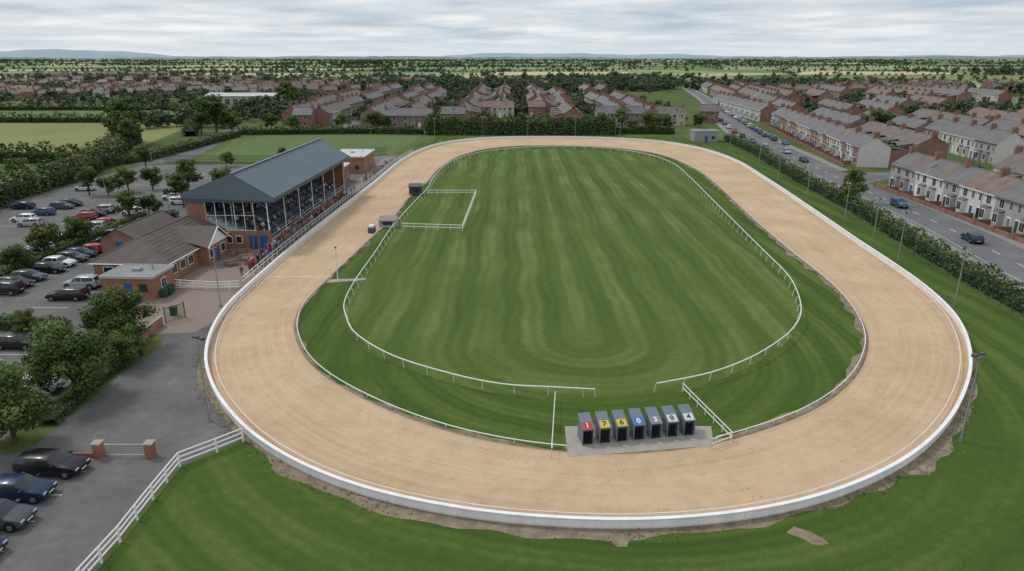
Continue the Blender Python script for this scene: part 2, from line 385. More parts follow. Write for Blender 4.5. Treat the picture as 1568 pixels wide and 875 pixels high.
# ------------------------------------------------------------ fences and rails
def board(name,Q,z0,z1,th,mat):
    b=MB(); n=len(Q); A=offset(Q,0);B=offset(Q,th); P=lambda p,z:(p[0],p[1],z)
    for i in range(n):
        j=(i+1)%n
        a0,a1,b0,b1=A[i],A[j],B[i],B[j]
        b.face([P(a0,z0),P(a0,z1),P(a1,z1),P(a1,z0)],mat); b.face([P(b0,z0),P(b1,z0),P(b1,z1),P(b0,z1)],mat)
    A2=offset(Q,-.09);B2=offset(Q,th+.09)
    for i in range(n):
        j=(i+1)%n
        b.face([P(A2[i],z1+.05),P(B2[i],z1+.05),P(B2[j],z1+.05),P(A2[j],z1+.05)],mat)
        b.face([P(A2[i],z1),P(A2[i],z1+.05),P(A2[j],z1+.05),P(A2[j],z1)],mat)
        b.face([P(B2[i],z1),P(B2[j],z1),P(B2[j],z1+.05),P(B2[i],z1+.05)],mat)
        if i%3==0: b.tube((B[i][0],B[i][1],z0),(B[i][0],B[i][1],z1-.01),.05,.05,mat,4)
    return b.obj(name)
def boardmat():
    m,nt,bb=newmat('white_board_paint')
    g=nt.n('ShaderNodeNewGeometry').outputs['Position']
    s=nt.n('ShaderNodeSeparateXYZ'); nt.l(g,s.inputs[0])
    lo=nt.m('SUBTRACT',1.0,nt.m('MULTIPLY',s.outputs[2],5.0),clamp=True)
    f=nt.m('MULTIPLY',lo,nt.m('ADD',.15,nt.noise(g,1.3,4)),clamp=True)
    base=nt.ramp(nt.noise(nt.scalevec(g,(1,1,.3)),.9,4,.7),[(.35,(.75,.75,.74)),(.6,(.86,.86,.86))])
    nt.l(nt.mix(f,base,(.42,.33,.24)),bb.inputs['Base Color']); bb.inputs['Roughness'].default_value=.5; return m
BOARD=boardmat()
board('white_board_fence',OUT,.0,.72,.10,BOARD)
def rails(name,Q,zs,r,mat,post=3,pr=.035,closed=False,lean=0.0,top=None,start=0):
    b=MB(); n=len(Q); N=normals(Q,closed)
    m=n if closed else n-1
    for i in range(m):
        j=(i+1)%n
        for z in zs: b.tube((Q[i][0],Q[i][1],z),(Q[j][0],Q[j][1],z),r,r,mat,6,False)
    for i in list(range(start,n,post))+([] if closed else [n-1]):
        q=Q[i]; f=q+N[i]*lean; zt=(top or max(zs))
        if lean:
            b.tube((f[0],f[1],0),(f[0]*.7+q[0]*.3,f[1]*.7+q[1]*.3,zt*.7),pr,pr,mat,5); b.tube((f[0]*.7+q[0]*.3,f[1]*.7+q[1]*.3,zt*.7),(q[0],q[1],zt),pr,pr,mat,5)
        else: b.tube((q[0],q[1],0),(q[0],q[1],zt),pr,pr,mat,5)
    return b.obj(name)
rails('lure_rail',offset(OUT,-.75),[.5],.035,WHITE,3,.025,True)
gapmask=lambda p:(5.0<p[0]<15.2 and p[1]<60)
I2=offset(INN,-.25); start=int(np.argmin(((I2-np.array([15.4,46.4]))**2).sum(1)))
I2=np.roll(I2,-start,0); k=[i for i,p in enumerate(I2) if not gapmask(p)]; I2=I2[k]
rails('inner_lure_rail',I2,[.38],.045,WHITE,3,.03,False)
rails('running_rail',RAIL,[1.05],.06,WHITE,3,.035,False,lean=-.3)
def seg(p,q,step=2.0):
    p=np.array(p,float);q=np.array(q,float);k=max(1,int(round(np.linalg.norm(q-p)/step)))
    return [tuple(p+(q-p)*i/k) for i in range(k+1)]
def poly(pts,step=2.0):
    o=[pts[0]]
    for a,b_ in zip(pts,pts[1:]): o+=seg(a,b_,step)[1:]
    return np.array(o)
rails('pen_fence',poly([(-18,146.5),(-7.7,146.5),(-8.4,114),(-18.8,115.4)],2.2),[1.1,.62],.06,WHITE,1,.05)
rails('gap_fence',poly([(3.7,53.3),(2.9,44.3)],1.5),[.85],.035,WHITE,1,.03)
rails('gap_fence',poly([(15,54.9),(16.8,46.6),(15.0,45.6)],1.5),[.85,.45],.04,WHITE,1,.04)
rails('perimeter_fence',poly([(-20.6,46.6),(-22,45.1),(-23.9,43.2),(-23.9,39.3),(-23.8,35),(-24,31.4),(-24.1,24)],1.9),[1.15,.78,.4],.055,WHITE,1,.09)
L=offset(OUT,1.35)
sel=np.array([p for p in L if p[0]<-20 and 84<p[1]<216])
rails('crowd_barrier',sel,[1.1,.6],.04,WHITE,2,.045)
rails('patio_fence',poly([(-44.1,84.2),(-40.5,83.4),(-37.1,82.9),(-34.6,83.4)],1.6),[1.1,.75,.4],.05,WHITE,1,.08)
sheet('finish_line',[(-33.2,88.5),(-24.3,88.5),(-24.3,88.75),(-33.2,88.75)],.046,LINE)
b=MB(); b.tube((0,0,0),(0,0,4.4),.07,.06,WHITE,8); b.ball((0,0,4.5),.16,M('red_paint',(.5,.03,.03),.5,.1,3)); b.box(-.03,.03,-.25,.25,3.3,4.2,WHITE); b.obj('winning_post',loc=(-23,87,0))
sheet('concrete_path',[(-24.2,85.9),(-19.3,87.1),(-19.4,87.9),(-24.2,87.3)],.044,CONC)
# ------------------------------------------------------------ starting traps
sheet('trap_concrete_pad',[(4.1,44.4),(15.3,46.0),(15.9,48.9),(4.2,48.9)],.048,CONC)
TRAPM=M('trap_panel',(.19,.225,.26),.45,.12,2,metal=.3)
TRAPD=M('trap_frame',(.05,.06,.07),.5,.1,2,metal=.3)
cols={'red':(.5,.05,.04),'yellow':(.62,.46,.06),'blue':(.06,.18,.4),'grey':(.22,.25,.27),'white':(.6,.6,.58)}
spec=[('1','red',1),('7','yellow',0),('6','yellow',0),('0','blue',1),('3','grey',1),('8','white',0),('4','white',0)]
a0=np.array((5.75,46.15)); a1=np.array((13.75,47.5)); ang=math.atan2(a1[1]-a0[1],a1[0]-a0[0])
for i,(d,cn,wt) in enumerate(spec):
    p=a0+(a1-a0)*i/6; e=empty('starting_trap',(p[0],p[1],.05),ang)
    b=MB(); W=.42; D=1.45; hf=1.32; hb=1.85; t=.04
    for sx in(-1,1):
        x0,x1=sorted((sx*W,sx*(W-t)))
        pr=[(0,0),(D,0),(D,hb),(0,hf)]
        v=[(x0,y,z) for y,z in pr]+[(x1,y,z) for y,z in pr]
        b.mesh(v,[(0,1,2,3),(7,6,5,4),(0,4,5,1),(1,5,6,2),(2,6,7,3),(3,7,4,0)],TRAPM)
        b.box(sx*W-.03,sx*W+.03,-.05,.01,0,hf+.02,TRAPM)
    b.mesh([(-W+t,D-.03,0),(W-t,D-.03,0),(W-t,D-.03,hb-.02),(-W+t,D-.03,hb-.02)],[(0,1,2,3)],TRAPM)
    b.obj('side_panels',e)
    b=MB(); sl=(hb-hf)/D
    b.mesh([(-W-.05,-.12,hf-.12*sl+.01),(W+.05,-.12,hf-.12*sl+.01),(W+.05,D+.03,hb+.03*sl+.01),(-W-.05,D+.03,hb+.03*sl+.01),(-W-.05,-.12,hf-.12*sl+.06),(W+.05,-.12,hf-.12*sl+.06),(W+.05,D+.03,hb+.03*sl+.06),(-W-.05,D+.03,hb+.03*sl+.06)],[(0,3,2,1),(4,5,6,7),(0,1,5,4),(1,2,6,5),(2,3,7,6),(3,0,4,7)],TRAPM); b.obj('lid',e)
    pm=M('trap_'+cn,cols[cn],.55,.15,3); b=MB()
    P=lambda x,y,o:(x,y,hf+y*sl+.06+o)
    b.face([P(-W+.04,-.06,.006),P(W-.04,-.06,.006),P(W-.04,.60,.006),P(-W+.04,.60,.006)],pm); b.obj('number_plate',e)
    b=MB(); b.box(-W+t,W-t,.42,.45,.0,hf-.05,DARK); b.box(-W+t,W-t,.02,D-.04,.01,.03,TRAPD)
    for k in range(5): b.tube((-W+.1+k*(2*W-.2)/4,.03,.05),(-W+.1+k*(2*W-.2)/4,.03,hf-.22),.009,.009,TRAPD,4)
    b.box(-W+t,W-t,-.02,.03,hf-.22,hf-.04,TRAPD)
    b.obj('front_grille',e)
    cu=bpy.data.curves.new('digit','FONT'); cu.body=d; cu.size=.66; cu.align_x='CENTER'; cu.align_y='CENTER'; cu.offset=.012
    cu.materials.append(WHITE if wt else M('black_paint',(.02,.02,.02),.5,.1,3))
    o=bpy.data.objects.new('digit',cu); COL.objects.link(o); o.parent=e; o.location=P(0,.27,.012); o.rotation_euler=(math.atan(sl),0,0)
# ------------------------------------------------------------ foliage
def leaf_mesh(name,C,Nn,size,tone,mat,extra=None,jit=.9):
    n=len(C); r=rng
    Nn=Nn+r.normal(0,jit*.6,(n,3)); Nn/=np.linalg.norm(Nn,axis=1)[:,None]+1e-9
    a=r.normal(size=(n,3)); a-=Nn*(a*Nn).sum(1)[:,None]; a/=np.linalg.norm(a,axis=1)[:,None]+1e-9
    bq=np.cross(Nn,a); s=size*r.uniform(.6,1.3,n)[:,None]
    V=np.stack([C-a*s*.5,C+bq*s*.38,C+a*s*.5,C-bq*s*.38],1).reshape(-1,3)
    ev,ef=(extra.v,extra.f) if extra else ([],[])
    me=bpy.data.meshes.new(name)
    faces=[(4*i,4*i+1,4*i+2,4*i+3) for i in range(n)]+[[4*n+k for k in f] for f in ef]
    me.from_pydata([tuple(x) for x in V]+list(ev),[],faces)
    me.materials.append(mat)
    for m in (extra.mats if extra else []): me.materials.append(m)
    me.polygons.foreach_set('material_index',[0]*n+([1+x for x in extra.m] if extra else []))
    at=me.attributes.new('tone','FLOAT','POINT')
    at.data.foreach_set('value',np.r_[np.repeat(tone,4),np.zeros(len(ev))].astype('f'))
    me.update(); return me
def tree_mesh(name,H,Rr,nc,nl,ls,mat=None,seed=0,base=.1,c0=.2,c1=.40):
    r=np.random.default_rng(seed)
    ex=MB(); tr=.026*H
    top=H*.62; ex.tube((0,0,0),(r.normal()*.1,r.normal()*.1,H*.35),tr,tr*.7,TRUNK,7); ex.tube((0,0,H*.34),(.1,0,top),tr*.7,tr*.3,TRUNK,6)
    C=[];Nn=[];T=[]
    zc=H*(base+1)/2; hz=H*(1-base)/2; lop=r.normal(0,.12,2)
    for i in range(nc):
        while True:
            d=r.normal(size=3); d/=np.linalg.norm(d)
            if d[2]>-.85: break
        rad=r.uniform(.5,.92) if i>nc*.25 else r.uniform(0,.45)
        cr=Rr*r.uniform(c0,c1)
        c=np.array([(d[0]+lop[0])*Rr*rad,(d[1]+lop[1])*Rr*rad,zc+d[2]*hz*rad*.95])
        c[:2]*= (1.0 if c[2]<zc else .9); c[2]=max(c[2],cr*.75)
        ex.tube((0,0,H*r.uniform(.18,.5)),tuple(c*.9),tr*.35,tr*.1,TRUNK,4,False)
        m=int(nl/nc*(cr/(Rr*.32))**2)
        dd=r.normal(size=(m,3)); dd/=np.linalg.norm(dd,axis=1)[:,None]
        pp=c+dd*cr*r.uniform(.45,1.2,m)[:,None]*np.array([1,1,.8])
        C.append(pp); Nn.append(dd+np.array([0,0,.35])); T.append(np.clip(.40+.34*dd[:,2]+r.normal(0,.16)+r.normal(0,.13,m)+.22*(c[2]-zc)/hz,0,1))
    return leaf_mesh(name,np.concatenate(C),np.concatenate(Nn),ls,np.concatenate(T),mat or LEAF,ex)
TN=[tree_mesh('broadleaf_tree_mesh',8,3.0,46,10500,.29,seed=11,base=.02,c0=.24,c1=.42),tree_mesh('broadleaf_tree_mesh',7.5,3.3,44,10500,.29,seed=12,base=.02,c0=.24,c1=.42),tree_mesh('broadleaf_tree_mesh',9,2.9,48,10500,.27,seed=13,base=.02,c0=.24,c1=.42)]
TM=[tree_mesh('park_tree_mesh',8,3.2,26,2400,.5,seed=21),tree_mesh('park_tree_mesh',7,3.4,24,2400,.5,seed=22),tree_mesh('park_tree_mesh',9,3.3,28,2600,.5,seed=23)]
def tree(x,y,h,kind=1,wd=1.0):
    L=TN if kind==0 else TM; me=random.choice(L); s=h/8.0
    return put('broadleaf_tree',me,(x,y,0),random.uniform(0,6.28),(s*wd,s*wd,s))
def hedge(name,pts,wd,h,ls,dens,mat=LEAFH,seed=1,uneven=.15):
    Q=poly(pts,1.0); N=normals(Q,False); r=np.random.default_rng(seed)
    Ls=np.linalg.norm(np.diff(Q,axis=0),axis=1).sum(); peri=2*h+wd; n=int(Ls*peri*dens)
    i=r.uniform(0,len(Q)-1.001,n); k=i.astype(int); fr=(i-k)[:,None]
    p=Q[k]*(1-fr)+Q[k+1]*fr; nn=N[k]
    hv=1+uneven*(np.sin(i*.9+seed)+.7*np.sin(i*2.3+2*seed)+.5*np.sin(i*.31))/1.6; wv=1+uneven*(np.sin(i*1.3+1)+np.sin(i*.47))/2
    u=r.uniform(0,peri,n)
    side=np.where(u<h,-1,np.where(u>h+wd,1,0))
    off=np.where(side!=0,side*wd/2,(u-h-wd/2)); z=np.where(side==-1,u,np.where(side==1,u-h-wd,h))
    rnd=np.where(side!=0,1-.25*np.clip(z/h-.7,0,1)/.3,1)
    off=off*wv*rnd+r.normal(0,.1,n)*min(1,h/2); z=z*hv+r.normal(0,.09,n)*h/2
    C=np.c_[p+nn*off[:,None],np.clip(z,.05,99)]
    nr=np.c_[nn*side[:,None],np.where(side==0,1.,.3)]
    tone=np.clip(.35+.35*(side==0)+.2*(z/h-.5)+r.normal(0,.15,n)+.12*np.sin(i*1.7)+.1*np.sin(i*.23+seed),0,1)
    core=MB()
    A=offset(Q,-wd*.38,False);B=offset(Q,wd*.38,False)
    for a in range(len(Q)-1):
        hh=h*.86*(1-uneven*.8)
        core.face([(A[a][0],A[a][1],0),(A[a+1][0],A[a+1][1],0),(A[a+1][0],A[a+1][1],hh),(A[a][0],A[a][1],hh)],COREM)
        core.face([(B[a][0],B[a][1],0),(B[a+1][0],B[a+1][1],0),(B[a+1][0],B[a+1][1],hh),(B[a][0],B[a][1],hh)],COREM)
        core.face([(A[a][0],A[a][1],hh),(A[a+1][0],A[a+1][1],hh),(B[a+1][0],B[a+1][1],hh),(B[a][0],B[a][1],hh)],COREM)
    me=leaf_mesh(name,C,nr,ls,tone,mat,core)
    o=bpy.data.objects.new(name,me); COL.objects.link(o); return o
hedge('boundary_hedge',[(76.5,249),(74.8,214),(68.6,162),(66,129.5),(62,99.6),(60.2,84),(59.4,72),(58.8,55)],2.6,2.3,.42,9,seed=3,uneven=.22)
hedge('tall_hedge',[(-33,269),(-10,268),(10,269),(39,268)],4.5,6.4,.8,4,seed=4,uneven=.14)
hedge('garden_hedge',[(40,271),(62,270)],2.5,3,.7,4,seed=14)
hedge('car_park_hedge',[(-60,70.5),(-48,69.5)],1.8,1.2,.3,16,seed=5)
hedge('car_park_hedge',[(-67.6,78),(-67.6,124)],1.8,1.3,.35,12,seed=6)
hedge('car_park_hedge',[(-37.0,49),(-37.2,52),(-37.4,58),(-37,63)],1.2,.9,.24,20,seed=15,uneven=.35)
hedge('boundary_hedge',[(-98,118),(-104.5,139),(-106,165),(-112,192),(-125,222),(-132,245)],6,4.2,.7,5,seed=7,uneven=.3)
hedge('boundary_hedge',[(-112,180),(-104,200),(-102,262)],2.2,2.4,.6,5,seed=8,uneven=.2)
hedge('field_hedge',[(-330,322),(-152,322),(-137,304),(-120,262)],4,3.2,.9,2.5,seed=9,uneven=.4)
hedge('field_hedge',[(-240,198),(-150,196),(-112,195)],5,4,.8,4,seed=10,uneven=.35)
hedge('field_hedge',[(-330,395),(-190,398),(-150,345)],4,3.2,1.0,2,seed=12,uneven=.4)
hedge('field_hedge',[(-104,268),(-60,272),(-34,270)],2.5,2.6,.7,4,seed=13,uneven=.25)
for x,y,h,k in [(-39.5,64.3,7.4,0),(-38.1,54.4,7.6,0),(-37.9,46.3,7.4,0),(-41.8,67.5,5.0,0),(-51,67.4,3.4,0),(-36.8,60.3,4.2,0)]: tree(x,y,h,k,1.05)
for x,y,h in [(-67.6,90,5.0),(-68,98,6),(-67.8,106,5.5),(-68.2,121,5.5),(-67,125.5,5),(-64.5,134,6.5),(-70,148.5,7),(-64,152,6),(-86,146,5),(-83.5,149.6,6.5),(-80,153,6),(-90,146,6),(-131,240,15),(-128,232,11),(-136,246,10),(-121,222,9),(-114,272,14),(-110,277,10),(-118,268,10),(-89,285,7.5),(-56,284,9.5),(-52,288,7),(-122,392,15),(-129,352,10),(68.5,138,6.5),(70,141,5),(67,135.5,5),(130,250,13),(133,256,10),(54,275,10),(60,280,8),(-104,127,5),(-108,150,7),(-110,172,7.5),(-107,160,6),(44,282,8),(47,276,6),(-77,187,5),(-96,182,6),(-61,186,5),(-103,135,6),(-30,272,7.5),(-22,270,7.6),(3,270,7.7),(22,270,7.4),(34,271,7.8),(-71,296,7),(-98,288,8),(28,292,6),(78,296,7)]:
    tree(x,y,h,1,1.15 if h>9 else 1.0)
r_=np.random.default_rng(5); k=9000; i=r_.integers(0,len(OUT),k); N_=normals(OUT); pq=OUT[i]+N_[i]*(.14+r_.random(k)*(dw[i]+.25))[:,None]+r_.normal(0,.3,(k,2))
dd_=((pq-OUT[i])*N_[i]).sum(1); keep=(dd_>.16)&((np.sin(i*.37)+np.sin(i*.11+2)+r_.normal(0,.5,k))>.1); pq=pq[keep]
Cw=np.c_[pq,r_.uniform(.03,.14,len(pq))]
me=leaf_mesh('weeds',Cw,np.tile([0,-.6,.8],(len(pq),1)),.17,np.clip(r_.normal(.5,.25,len(pq)),0,1),leafmat('weed_leaf',(.06,.09,.025),(.22,.24,.09),0)); o=bpy.data.objects.new('weeds',me); COL.objects.link(o)
def instances(name,meshes,pts,rz,sc):
    c=bpy.data.collections.new(name+'_parts')
    for m in meshes:
        o=bpy.data.objects.new(m.name,m); c.objects.link(o)
    me=bpy.data.meshes.new(name); me.from_pydata([tuple(p) for p in pts],[],[])
    a=me.attributes.new('rot','FLOAT_VECTOR','POINT'); a.data.foreach_set('vector',np.c_[np.zeros(len(pts)),np.zeros(len(pts)),rz].astype('f').ravel())
    a=me.attributes.new('sc','FLOAT_VECTOR','POINT'); a.data.foreach_set('vector',np.asarray(sc,'f').ravel())
    o=bpy.data.objects.new(name,me); COL.objects.link(o)
    g=bpy.data.node_groups.new(name,'GeometryNodeTree')
    g.interface.new_socket(name='Geometry',in_out='INPUT',socket_type='NodeSocketGeometry'); g.interface.new_socket(name='Geometry',in_out='OUTPUT',socket_type='NodeSocketGeometry')
    gi=g.nodes.new('NodeGroupInput'); go=g.nodes.new('NodeGroupOutput'); ip=g.nodes.new('GeometryNodeInstanceOnPoints'); ci=g.nodes.new('GeometryNodeCollectionInfo')
    ci.inputs['Collection'].default_value=c; ci.inputs['Separate Children'].default_value=True; ci.inputs['Reset Children'].default_value=True
    ip.inputs['Pick Instance'].default_value=True
    for nm,sk in(('rot','Rotation'),('sc','Scale')):
        na=g.nodes.new('GeometryNodeInputNamedAttribute'); na.data_type='FLOAT_VECTOR'; na.inputs['Name'].default_value=nm
        g.links.new(na.outputs['Attribute'],ip.inputs[sk])
    g.links.new(gi.outputs[0],ip.inputs['Points']); g.links.new(ci.outputs[0],ip.inputs['Instance']); g.links.new(ip.outputs[0],go.inputs[0])
    md=o.modifiers.new('scatter','NODES'); md.node_group=g; return o
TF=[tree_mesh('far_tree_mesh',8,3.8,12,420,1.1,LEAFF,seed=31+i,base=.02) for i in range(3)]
# ------------------------------------------------------------ houses
def house_row(name,p0,p1,w=5.2,D=8,detail=1,walls=None,roof=None,eave=5.3,ridge=7.9,rear=True,seed=0,obj=True,b=None):
    r=random.Random(seed); p0=Vector((p0[0],p0[1],0)); p1=Vector((p1[0],p1[1],0)); d=p1-p0; n=max(1,int(d.length/w)); w=d.length/n
    own=b is None
    if own: b=MB()
    b.T=Matrix.Translation(p0)@Matrix.Rotation(math.atan2(d.y,d.x),4,'Z')
    L=d.length; roof=roof or r.choice([SLATE,SLATE,SLATE2,SLATE2,SLATE3]); walls=walls or r.choice([[BRICK],[BRICK,BRICK,BRICK2],[BRICK,REND,REND2,BRICK],[REND,REND2,REND3],[BRICK2,REND3,BRICK]])
    gm=r.choice([BRICK,BRICK2]) if len(walls)<3 or r.random()<.6 else walls[0]
    for x in (0,L):
        b.face([(x,0,0),(x,D,0),(x,D,eave),(x,D/2,ridge),(x,0,eave)],gm)
    for i in range(n):
        x0=i*w;x1=x0+w; wm=r.choice(walls)
        b.face([(x0,0,0),(x1,0,0),(x1,0,eave),(x0,0,eave)],wm); b.face([(x1,D,0),(x0,D,0),(x0,D,eave),(x1,D,eave)],r.choice([wm,BRICK]))
        rf=roof if r.random()<.8 else r.choice([SLATE,SLATE2,SLATE3])
        o=.3
        zf=eave-o*(ridge-eave)/(D/2)
        xa=x0-(.15 if i==0 else 0); xb=x1+(.15 if i==n-1 else 0)
        b.face([(xa,-o,zf),(xb,-o,zf),(xb,D/2,ridge+.06),(xa,D/2,ridge+.06)],rf); b.face([(xb,D+o,zf),(xa,D+o,zf),(xa,D/2,ridge+.06),(xb,D/2,ridge+.06)],rf)
        b.box(xa,xb,-o-.1,-o,zf-.12,zf+.02,WHITE if wm in(REND,REND2) else GREYDK)
        b.box(xa,xb,D/2-.1,D/2+.1,ridge+.02,ridge+.14,SLATE2)
        if detail and r.random()<.25:
            xs=x0+w*.5; s=(ridge-eave)/(D/2)
            b.face([(xs-.4,D/4-.5,eave+s*(D/4-.5)+.13),(xs+.4,D/4-.5,eave+s*(D/4-.5)+.13),(xs+.4,D/4+.5,eave+s*(D/4+.5)+.13),(xs-.4,D/4+.5,eave+s*(D/4+.5)+.13)],GLASS)
        flip=i%2; wx=x0+(w*.34 if flip else w*.66); dx=x0+(w*.8 if flip else w*.2)
        def win(cx,z0,z1,hw,y=0,s=-1):
            ya,yb=sorted((y,y+s*.05)); b.box(cx-hw-.08,cx+hw+.08,ya,yb,z0-.1,z1+.08,WHITE)
            y2=y+s*.056
            for xa_,xb_ in ((cx-hw,cx-.03),(cx+.03,cx+hw)):
                q=[(xa_,y2,z0),(xb_,y2,z0),(xb_,y2,z1),(xa_,y2,z1)]
                b.face(q if s<0 else q[::-1],GLASS)
        bay=detail and wm in(REND,REND2,REND3)
        if bay:
            v=[(wx-1.1,0),(wx-.7,-.75),(wx+.7,-.75),(wx+1.1,0)]
            for (xa_,ya_),(xb_,yb_) in zip(v,v[1:]):
                b.face([(xa_,ya_,0),(xb_,yb_,0),(xb_,yb_,2.7),(xa_,ya_,2.7)],wm)
            b.face([(wx-1.2,0,3.1),(wx-.75,-.85,2.68),(wx+.75,-.85,2.68),(wx+1.2,0,3.1)],SLATE)
            win(wx,.9,2.4,.58,-.75)
        else: win(wx,.9,2.3,.65)
        win(wx,3.4,4.8,.6)
        if w>4.6: win(dx,3.5,4.8,.35)
        b.box(dx-.55,dx+.55,-.03,0,0,2.35,WHITE); b.box(dx-.42,dx+.42,-.06,-.031,0,2.1,r.choice([BLUEP,GREENP,WHITE,DARK,BRICK2]))
        if rear:
            ex0=x0+(0.1 if flip else w*.42); ex1=ex0+w*.5
            b.box(ex0,ex1,D,D+4,0,3.6 if r.random()<.5 else 4.6,r.choice([BRICK,wm]))
            b.face([(ex0-.1,D+.0,5.25),(ex0-.1,D+4.15,4.65),(ex1+.1,D+4.15,4.65),(ex1+.1,D,5.25)],rf)
            win((x0+x1)/2+(w*.25 if flip else -w*.25),3.4,4.6,.45,D,1); win((ex0+ex1)/2,1,2.2,.5,D+4,1)
        if i%2==0 or i==n-1:
            cxn=x0+(.35 if i==0 else 0)
            if i==n-1: cxn=x1-.4
            b.box(cxn-.35,cxn+.35,D/2-.75,D/2+.75,ridge-.5,ridge+1.25,BRICK)
            for q in range(3): b.tube((cxn,D/2-.45+.45*q,ridge+1.25),(cxn,D/2-.45+.45*q,ridge+1.6),.12,.1,SLATE3,6)
    if detail>1:
        b.box(0,L,-3.3,-3.1,0,.9,BRICK)
        for i in range(n+1):
            if 0<i<n: b.box(i*w-.12,i*w+.12,-3.1,-.01,0,.95,BRICK)
        for i in range(n): b.box(i*w+w*.1-.2,i*w+w*.1+.2,-3.4,-3.0,0,1.25,BRICK)
    b.T=None
    if own and obj: return b.obj(name)
    return b
house_row('terraced_houses',(85.9,157),(83.2,92),detail=2,walls=[REND,REND2,REND3,REND3,BRICK2,REND],roof=SLATE,seed=1)
house_row('terraced_houses',(112,306),(92.5,186.5),detail=2,walls=[REND,BRICK,REND2,BRICK,REND3,REND],roof=SLATE,seed=2)
house_row('terraced_houses',(119.5,425),(112.5,322),detail=1,walls=[REND,REND,REND2],roof=SLATE,seed=3)
def roadx(y): return np.interp(y,[84,118,158,256,369,480,700],[76,80,83.2,94.2,113.9,133,170])
sd_=10
T=[]
def tadd(x,y,s): T.append((x,y,0,s))
for off,face in [(30,0),(46,1),(74,0),(90,1),(118,0),(134,1),(162,0),(178,1),(206,0),(222,1),(250,0),(266,1),(294,0)]:
    for y0,y1 in [(100,156),(188,302),(320,425),(446,560)]:
        j=random.uniform(-3,3); x0=roadx(y0)+off+j; x1=roadx(y1)+off+j
        if x0>.86*y0+25 and x1>.86*y1+10: continue
        if off>180 and y0>440: continue
        cuts=[y0+random.uniform(0,6),(y0+y1)/2+random.uniform(-12,8),y1-random.uniform(0,8)]
        for (ya,yb) in ((cuts[0],cuts[1]-3),(cuts[1]+3,cuts[2])):
            if random.random()<(.10 if y0<300 else .24):
                for _ in range(8): tadd(x0+random.uniform(-4,10),random.uniform(ya,yb),random.uniform(.5,1.0))
                continue
            sd_+=1; q=random.uniform(-1.5,1.5)
            xa=x0+(x1-x0)*(ya-y0)/(y1-y0)+q; xb=x0+(x1-x0)*(yb-y0)/(y1-y0)+q
            hh=random.uniform(-.6,.5)
            a,c=((xa,ya),(xb,yb)) if face==0 else ((xb,yb),(xa,ya))
            house_row('terraced_houses',a,c,seed=sd_,w=random.choice([5,5.4,6.2]),detail=1 if y0<300 else 0,eave=5.3+hh,ridge=7.9+hh+random.uniform(-.3,.5))
            for _ in range(int((yb-ya)/7)):
                yy=random.uniform(ya,yb); xx=xa+(xb-xa)*(yy-ya)/(yb-ya)
                tadd(xx+random.choice([-1,1])*random.uniform(13,17),yy,random.uniform(.35,.9))
for off,face in [(2,1),(28,0)]:
    for y0,y1 in [(446,560),(580,650)]:
        x0=roadx(y0)+off+6; x1=roadx(y1)+off+6; sd_+=1
        house_row('terraced_houses',(x1,y1),(x0,y0),seed=sd_,detail=0)
for x,face in [(-98,1),(-80,0),(-64,1),(-42,0),(-27,1),(-4,0),(10,1),(30,0),(45,1),(66,0)]:
    for y0,y1 in [(305,348),(356,400),(412,462),(472,522),(538,585)]:
        if x in(-42,-27) and y0<330: y0=318
        if x in(-4,10) and y0<400:
            if y1<356: continue
            y0=358
        if y0>460 and random.random()<.25: continue
        dx=(x+8)*.0006*(y0-300); sd_+=1; q=random.uniform(-2.5,2.5); hh=random.uniform(-.6,.6)
        a=(x+dx+q,y0+random.uniform(-2,2)); c=(x+dx+q,y1+random.uniform(-2,2))
        if face: a,c=c,a
        house_row('terraced_houses',a,c,seed=sd_,w=5,detail=0,eave=5.3+hh,ridge=7.9+hh,walls=random.choice([[BRICK,BRICK2],[BRICK,BRICK2,REND],[BRICK2,REND3,BRICK],[REND,BRICK2,REND2]]),roof=random.choice([SLATE,SLATE2,SLATE2]))
        for _ in range(int((y1-y0)/7)):
            tadd(x+dx+q+random.choice([-6,14,15,-8])+random.uniform(-1.5,1.5),random.uniform(y0,y1),random.uniform(.3,.8))
    for yy in (352,406,467,530,590):
        for _ in range(3): tadd(x+random.uniform(-8,8),yy+random.uniform(-3,3),random.uniform(.5,1.0))
for a,c in [((-53,293),(-33,293)),((-16,345),(1,345)),((36,306),(57,304)),((60,303),(74,303)),((-30,303),(-20,303)),((8,347),(16,347)),((-92,297),(-84,297))]:
    sd_+=1; house_row('terraced_houses',a,c,seed=sd_,walls=[BRICK,REND2,BRICK2],detail=1)
house_row('terraced_houses',(84,318),(92,316),seed=77,walls=[BRICK])
protos=[]
for i in range(6):
    bb=MB(); house_row('x',(-5,0),(5,0),w=5,D=8,detail=0,rear=False,seed=200+i,obj=False,b=bb,roof=[SLATE2,SLATE3,SLATE2,SLATE,SLATE3,SLATE2][i],walls=[[BRICK],[BRICK2],[REND],[BRICK],[REND2],[BRICK2]][i])
    protos.append(bb.me('semi_detached_house_mesh'))
P=[];Z=[]
def estate(cx,cy,wx,wy,ang,n_r,gap=14,dn=.68):
    ca,sa=math.cos(ang),math.sin(ang)
    for j in range(n_r):
        v=-wy/2+wy*j/max(1,n_r-1)
        u=-wx/2
        while u<wx/2:
            if random.random()<dn:
                vv=v+random.gauss(0,3)
                P.append((cx+u*ca-vv*sa,cy+u*sa+vv*ca,0)); Z.append(ang+(math.pi if j%2 else 0)+random.choice([0,0,0,1.57])+random.gauss(0,.06))
            u+=gap+random.uniform(-1,5)
